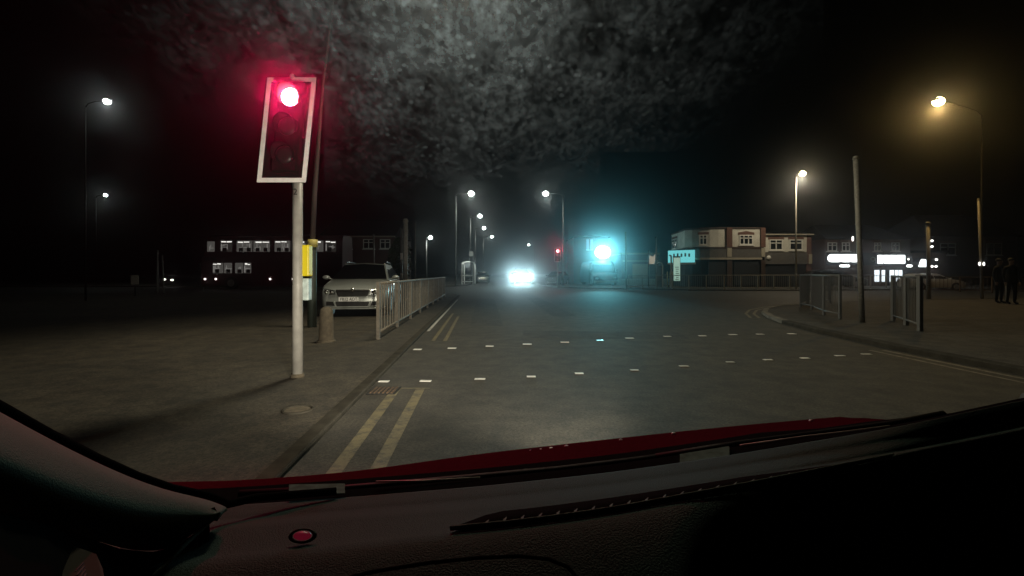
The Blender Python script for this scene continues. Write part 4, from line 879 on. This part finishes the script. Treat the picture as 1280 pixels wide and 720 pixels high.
vent = crv([(0, 716), (200, 704), (415, 682), (560, 666), (640, 659), (760, 643), (930, 611), (1110, 574), (1280, 540), (1500, 492)])
down = crv([(0, 735), (200, 722), (415, 700), (560, 686), (640, 680), (760, 664), (930, 634), (1110, 600), (1280, 570), (1500, 530)])
low = crv([(0, 860), (640, 830), (930, 800), (1280, 760), (1500, 730)])
rows = []
up1 = lambda c, d: [y + d for y in c]
for cu, Y, in ((rear, .86), (up1(lip, -5), .80), (lip, .785), (up1(lip, 3), .772), (up1(fold, -4), .72), (fold, .70), (up1(fold, 4), .688), (up1(vent, -5), .62), (vent, .60), (up1(vent, 3), .592), (down, .562), (low, .46)):
    rows.append([P(x, y, Y + (.86 - Y) * .82 * min(1, max(0, (x - 860) / 300)) ** 1.3) for x, y in zip(XS, cu)])
dash = MB(); dash.grid(rows); do = dash.build('dashboard', M['dash'], own, True, off=OC)
md = do.modifiers.new('sub', 'SUBSURF'); md.levels = 2; md.render_levels = 3
md = do.modifiers.new('th', 'SOLIDIFY'); md.thickness = 0.01; md.offset = -1
# gap between dashboard and glass
gap = MB(); gap.grid([[P(x, y + 6, .87) for x, y in zip(XS, rear)], [P(x, y - 6 + max(0, min(1, (x - 950) / 200)) * 4, .90) for x, y in zip(XS, rear)], [P(x, y - 22 + max(0, min(1, (x - 950) / 200)) * 19, 1.0) for x, y in zip(XS, rear)]]); gap.build('scuttle', M['deep'], own, True, off=OC)
# ventilation slot
def onseg(px, t): # between fold (0) and vent edge (1)
    hk = .82 * min(1, max(0, (px - 860) / 300)) ** 1.3; Yf, Yv = .70 + .16 * hk, .60 + .26 * hk
    y0, y1 = lerp_curve(list(zip(XS, fold)), px), lerp_curve(list(zip(XS, vent)), px)
    return P(px, y0 + (y1 - y0) * t, Yf + (Yv - Yf) * t) + Vector((0, -0.004, 0.006))
vx = [563 + i * 22 for i in range(26)]
top_, bot_ = [], []
for i, x in enumerate(vx):
    k = min(1, i / 2.5) * (1 if x < 930 else max(.25, 1 - (x - 930) / 190))
    top_.append(onseg(x, .93 - .62 * k)); bot_.append(onseg(x, .93))
sl = MB(); sl.grid([top_, bot_]); so = sl.build('air_vent', M['deep'], own, True, off=OC); so.modifiers.new('th', 'SOLIDIFY').thickness = 0.003
edge = MB(); edge.tube([p + Vector((0, -.001, .002)) for p in bot_], .0019, 6); edge.build('vent_edge', M['pillar'], so, True, off=OC)
for i in range(2, 25):
    va = MB(); a_, b_ = bot_[i], top_[i]; m = a_.lerp(b_, .3)
    va.slab([a_, m, m + Vector((.004, 0, .003)), a_ + Vector((.002, 0, .003))], (0.0009, 0, 0))
    va.build('vane', M['pillar'], so, off=OC)
# airbag cover
ab = [(430, 722), (470, 712), (540, 701), (600, 695), (650, 693), (685, 697), (708, 706), (722, 722)]
q = MB(); q.tube([P(x, y, .545 - (y - 690) * .0006) + Vector((0, -.01, .004)) for x, y in ab], .0022, 6); q.build('airbag_seam', M['deep'], own, True, off=OC)
# warning light in the dash
c = onseg(385, .62) + Vector((0, -.012, .006)); nrm = Vector((0, -.75, .66)); u = Vector((1, 0, 0)); w_ = nrm.cross(u).normalized()
def disc(mb, r0, r1, d0, d1, n=24):
    rows = [[c + (u * math.cos(2 * math.pi * k / n) * r + w_ * math.sin(2 * math.pi * k / n) * r * .5) + nrm * d for k in range(n + 1)] for r, d in ((r0, d0), (r1, d1))]; mb.grid(rows)
q = MB(); disc(q, .0185, .016, 0, .003); disc(q, .016, .013, .003, .001); bz_ = q.build('dash_sensor', M['pillar'], own, True, off=OC)
q = MB(); q.ball(c + nrm * .001, .0118, 14, 8, (1, .5, .45)); q.build('sensor_dome', M['led_red'], bz_, True, off=OC)
# pillar trim
up_ = [(-140, 440), (-60, 482), (0, 515), (60, 548), (120, 578), (170, 600), (215, 615), (260, 624), (284, 634)]
lo_ = [(-140, 600), (-60, 625), (0, 640), (60, 655), (110, 672), (150, 686), (190, 690), (220, 684), (262, 652)]
YY = [.34, .38, .42, .47, .53, .58, .63, .67, .70]
rows = []
for t_ in (0, .06, .2, .4, .6, .8, .93, 1.0):
    r = []
    for (x0, y0), (x1, y1), Y in zip(up_, lo_, YY):
        bul = math.sin(math.pi * t_) * .045
        r.append(P(x0 + (x1 - x0) * t_, y0 + (y1 - y0) * t_, Y - bul + .03 * (t_ == 0)))
    rows.append(r)
q = MB(); q.grid(rows); po = q.build('pillar_trim', M['pillar'], own, True, off=OC); md = po.modifiers.new('sub', 'SUBSURF'); md.levels = 2; md.render_levels = 2; md = po.modifiers.new('th', 'SOLIDIFY'); md.thickness = .012; md.offset = -1
# glass seal along the pillar
q = MB(); q.tube([P(x, y - 4, Y + .05) for (x, y), Y in zip(up_, YY)] + [P(320, 622, .8), P(420, 614, .86)], .0065, 8); q.build('glass_seal', M['deep'], own, True, off=OC)
# door trim below the pillar
q = MB(); q.grid([[P(x, y, Y - .02) for (x, y), Y in zip(lo_, YY)], [P(x, y + 140, Y - .12) for (x, y), Y in zip(lo_, YY)]]); q.build('door_trim', M['deep'], own, True, off=OC)
q = MB(); q.tube([P(190, 722, .55), P(232, 680, .63), P(262, 652, .68), P(283, 636, .70)], .003, 6); q.build('trim_seam', M['pillar'], own, True, off=OC)
# bonnet
bu = [(60, 612), (170, 603), (300, 601), (440, 590), (600, 567), (760, 549), (900, 534), (1080, 518), (1240, 508), (1400, 500)]
bl_ = [(x, y + 34) for x, y in bu]
rows = []
BX = list(range(60, 1401, 30)); sm = lambda c, x: sum(lerp_curve(c, x + d) for d in (-45, -22, 0, 22, 45)) / 5
for t_, Y in ((0, 1.75), (.05, 1.68), (.12, 1.6), (.25, 1.47), (.45, 1.3), (.7, 1.16), (1, 1.02)):
    rows.append([P(x, sm(bu, x) + (sm(bl_, x) - sm(bu, x)) * t_, Y) for x in BX])
rows.insert(0, [p + Vector((0, .10, -.16)) for p in rows[0]])
rows = [[Vector((min(p.x, 1.2), p.y, p.z - .25 * max(0, min(p.x, 1.5) - 1.2))) for p in r_] for r_ in rows]
q = MB(); q.grid(rows); bo = q.build('bonnet', M['redpaint'], own, True, off=OC)
# rain drops on the bonnet, coloured white as painted glints
for px_, py_ in ((655, 564), (663, 563), (676, 561), (689, 560), (708, 557), (776, 549), (1014, 525), (534, 581), (616, 569), (905, 538), (480, 590), (842, 541)):
    MB().ball(P(px_, py_ + 1, 1.64), random.uniform(.004, .008), 8, 5, (1.3, 1, .8)).build('rain_drop', M['whitecar'], own, True, off=OC)
# wipers
def wiper(pts, Y, r): 
    q = MB(); q.tube([P(x, y, Y) for x, y in pts], r, 6); return q
wp = wiper([(300, 618), (430, 612), (560, 601), (700, 588), (800, 576), (930, 558)], .93, .009).build('wiper_blade', M['wiper'], own, True, off=OC)
wiper([(470, 602), (530, 601), (600, 597)], .91, .002).build('wiper_highlight', M['galv'], wp, True, off=OC)  # pale tubes painted in as highlights along the wiper blades
wp2 = wiper([(820, 572), (920, 556), (1020, 543), (1112, 531), (1180, 518)], .93, .008).build('wiper_blade', M['wiper'], own, True, off=OC)
wiper([(925, 556.5), (1000, 546), (1060, 539), (1112, 532)], .91, .0014).build('wiper_highlight', M['galv'], wp2, True, off=OC)
cowl = MB(); cowl.grid([[P(x, lerp_curve(bl_, x) - 34 + max(0, (x - 900)) * .03, .98) + Vector((0, 0, 0)) for x in range(170, 1300, 40)], [P(x, lerp_curve(bl_, x) + 14, .93) for x in range(170, 1300, 40)]])
cowl.v = [v_ for v_ in cowl.v]
rows = [[P(x, y, 1.0) for x, y in ((120, 617), (300, 614), (440, 605), (560, 593), (700, 579), (850, 559), (1000, 539), (1085, 527), (1240, 511))], [P(x, y, .9) for x, y in ((120, 640), (300, 632), (440, 622), (560, 613), (700, 599), (850, 579), (1000, 556), (1085, 541), (1240, 514))]]
q = MB(); q.grid(rows); co = q.build('cowl_panel', M['deep'], own, True, off=OC); co.modifiers.new('th', 'SOLIDIFY').thickness = .006
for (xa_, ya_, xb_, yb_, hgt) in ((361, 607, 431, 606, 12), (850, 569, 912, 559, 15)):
    q = MB(); q.slab([P(xa_, ya_ + hgt, .86), P(xb_, yb_ + hgt, .86), P(xb_, yb_, .905), P(xa_, ya_, .905)], (0, .001, .002)); q.build('reflection_patch', M['reflection_patch'], own, off=OC)  # grey slabs stand in for reflections on the windscreen glass
# driver's side pillar and door
q = MB(); q.tube([(1.12, 1.0, .95), (1.06, .6, 1.14), (.98, .1, 1.42), (.96, -.3, 1.45)], [.06, .05, .045, .045], 10); q.build('pillar_trim', M['pillar'], own, True, off=OC)
q = MB(); q.slab([(1.12, 1.0, .45), (1.12, -1.2, .45), (1.12, -1.2, .98), (1.12, 1.0, .98)], (.08, 0, 0)); q.build('door_trim', M['deep'], own, off=OC)
# roof lining keeps the lamps off the inside from above
q = MB(); q.box((0.25, -0.75, 1.44), (1.5, 1.5, 0.05)); q.build('roof_lining', M['deep'], own, off=OC)
# grime along the top of the windscreen, where the wipers do not reach
def glass_at(px, py):
    s_ = (HY - py) / F; Y = (0.11) / (s_ + 0.552); Y = max(.05, Y); return at(px, Y, py)
gr = MB()
gx = [60, 130, 200, 270, 322, 405, 470, 540, 610, 680, 750, 820, 890, 960, 1030]; gy = [-60, 0, 45, 92, 140, 190, 235, 280]
pts = [[glass_at(x, y) for x in gx] for y in gy]; gr.v = [p for r in pts for p in r]
for i in range(len(gy) - 1):
    for k in range(len(gx) - 1):
        if gx[k] == 322 and gy[i] >= 92: continue
        if gy[i] >= 190 and (gx[k] < 405 or gx[k] > 700): continue
        gr.f.append((i * len(gx) + k, i * len(gx) + k + 1, (i + 1) * len(gx) + k + 1, (i + 1) * len(gx) + k))
gm = bpy.data.materials.new('dried windscreen grime'); gm.use_nodes = True; nt = gm.node_tree; N, L = nt.nodes, nt.links
N.remove(N['Principled BSDF']); out = N['Material Output']
tc = N.new('ShaderNodeTexCoord')
def noi(s, det, rg, off=0):
    mp = N.new('ShaderNodeMapping'); mp.inputs['Location'].default_value = (off, off, off); mp.inputs['Scale'].default_value = (1, .75, .9); L.new(tc.outputs['Object'], mp.inputs['Vector'])
    n = N.new('ShaderNodeTexNoise'); n.inputs['Scale'].default_value = s; n.inputs['Detail'].default_value = det; n.inputs['Roughness'].default_value = rg; L.new(mp.outputs['Vector'], n.inputs['Vector']); return n
def ramp(src, a, b_, v0=0, v1=1):
    r = N.new('ShaderNodeMapRange'); r.inputs['From Min'].default_value = a; r.inputs['From Max'].default_value = b_; r.inputs['To Min'].default_value = v0; r.inputs['To Max'].default_value = v1; r.clamp = True; L.new(src, r.inputs['Value']); return r.outputs['Result']
def mth(op, a, b_):
    m = N.new('ShaderNodeMath'); m.operation = op
    for i, x in enumerate((a, b_)):
        if isinstance(x, (int, float)): m.inputs[i].default_value = x
        else: L.new(x, m.inputs[i])
    return m.outputs[0]
blot = ramp(noi(260, 5, .58).outputs['Fac'], .36, .74, .10, 1); blot = mth('ADD', mth('MULTIPLY', blot, .55), mth('MULTIPLY', ramp(noi(620, 4, .55, 5).outputs['Fac'], .42, .72), .6)); wide = ramp(noi(90, 4, .6, 3).outputs['Fac'], .32, .70, .12, 1)
vo = N.new('ShaderNodeTexVoronoi'); vo.inputs['Scale'].default_value = 430; L.new(tc.outputs['Object'], vo.inputs['Vector']); spots = ramp(vo.outputs['Distance'], .18, .34, 1, 0)
spsel = ramp(noi(160, 2, .5, 7).outputs['Fac'], .44, .66)
dens = mth('ADD', mth('MULTIPLY', blot, wide), mth('MULTIPLY', mth('MULTIPLY', spots, spsel), .5))
# opacity peaks towards the lamp above, painting its glow into the grime
cc = glass_at(560, -10) - OC
vm = N.new('ShaderNodeVectorMath'); vm.operation = 'DISTANCE'; vm.inputs[1].default_value = cc; L.new(tc.outputs['Object'], vm.inputs[0])
fall = ramp(vm.outputs['Value'], .0, .089, 1, 0); core = mth('POWER', ramp(vm.outputs['Value'], .0, .032, 1, 0), 1.5); fall = mth('POWER', fall, 2.3)
alpha = mth('ADD', mth('MULTIPLY', dens, mth('MULTIPLY', fall, 1.4)), mth('MULTIPLY', mth('ADD', mth('MULTIPLY', blot, .7), .25), mth('MULTIPLY', core, .6)))
tr = N.new('ShaderNodeBsdfTransparent'); tl = N.new('ShaderNodeBsdfTranslucent'); tl.inputs['Color'].default_value = (.36, .70, .76, 1); mx = N.new('ShaderNodeMixShader')
L.new(alpha, mx.inputs['Fac']); L.new(tr.outputs[0], mx.inputs[1]); L.new(tl.outputs[0], mx.inputs[2]); L.new(mx.outputs[0], out.inputs['Surface'])
go = gr.build('windscreen', gm, own, True, off=OC); go['label'] = 'grimy unwiped top of the windscreen'
# own headlights
for x, ax_, az_, pw_, cn_ in ((-.35, -.44, .18, 780, 62), (.9, -.27, .0, 620, 56)): light('own_headlight', 'SPOT', (x, 1.95, .62), (1.0, .9, .72), pw_, aim=Vector((ax_, 1, az_)), cone=cn_, blend=.7, size=.07)
# card tucked against the door
cd = thing('card', P(40, 700, .40), 'grey card with a few dark printed lines tucked below the pillar', 'card')
o_ = Vector(cd.location)
q = MB(); q.slab([P(-60, 640, .52), P(8, 660, .50), P(60, 673, .485), P(118, 694, .46), P(126, 712, .44), P(134, 760, .39), P(-60, 760, .39)], (0, .002, 0)); q.build('sheet', M['card'], cd, off=o_)
q = MB()
for k in range(5):
    a_ = P(98 + k * 2.2, 712 + k * 4.5, .43 - .004 * k); b_ = P(108 + k * 1.2, 701 + k * 4.5, .44 - .004 * k); q.bar(a_ + Vector((0, -.003, 0)), b_ + Vector((0, -.003, 0)), .0012)
q.build('print', M['ink'], cd, off=o_)

# ---------------------------------------------------------------- air
q = MB(); q.box((0, 128, 10), (320, 300, 24)); hz_ = q.build('haze', bpy.data.materials.new('night haze')); hz_['kind'] = 'stuff'
m = hz_.data.materials[0]; m.use_nodes = True; nt = m.node_tree; nt.nodes.remove(nt.nodes['Principled BSDF'])
pv = nt.nodes.new('ShaderNodeVolumePrincipled'); pv.inputs['Density'].default_value = 0.0024; pv.inputs['Anisotropy'].default_value = 0.96; pv.inputs['Color'].default_value = (.9, .95, 1, 1)  # thin haze added to give the lamps their glare
nt.links.new(pv.outputs[0], nt.nodes['Material Output'].inputs['Volume'])

# ---------------------------------------------------------------- world, camera, render settings
w = bpy.data.worlds.new('World'); S.world = w; w.use_nodes = True; nt = w.node_tree
sky = nt.nodes.new('ShaderNodeTexSky'); sky.sky_type = 'NISHITA'; sky.sun_disc = False; sky.sun_elevation = R(-6); sky.sun_rotation = R(160)
bg_ = nt.nodes['Background']; bg_.inputs['Strength'].default_value = 0.004; nt.links.new(sky.outputs[0], bg_.inputs['Color'])
cam = bpy.data.cameras.new('dash_camera'); cam.sensor_width = 36; cam.lens = 36 * F / 1280; cam.shift_y = -(360 - HY) / 1280; cam.clip_start = .01; cam.clip_end = 3000
co = bpy.data.objects.new('dash_camera', cam); COL.objects.link(co); co.location = (0, 0, H); co.rotation_euler = (R(90), 0, 0); S.camera = co
S.view_settings.view_transform = 'Standard'; S.view_settings.look = 'None'; S.view_settings.exposure = 0; S.view_settings.gamma = 1; S.view_settings.use_curve_mapping = False
S.render.engine = 'CYCLES'; cy = S.cycles; cy.use_denoising = True
try: cy.denoiser = 'OPENIMAGEDENOISE'; cy.denoising_input_passes = 'RGB_ALBEDO_NORMAL'
except Exception: pass
cy.max_bounces = 6; cy.diffuse_bounces = 2; cy.glossy_bounces = 3; cy.transmission_bounces = 4; cy.transparent_max_bounces = 12; cy.volume_bounces = 0
cy.use_light_tree = True; cy.caustics_reflective = False; cy.caustics_refractive = False; cy.sample_clamp_indirect = 4.0
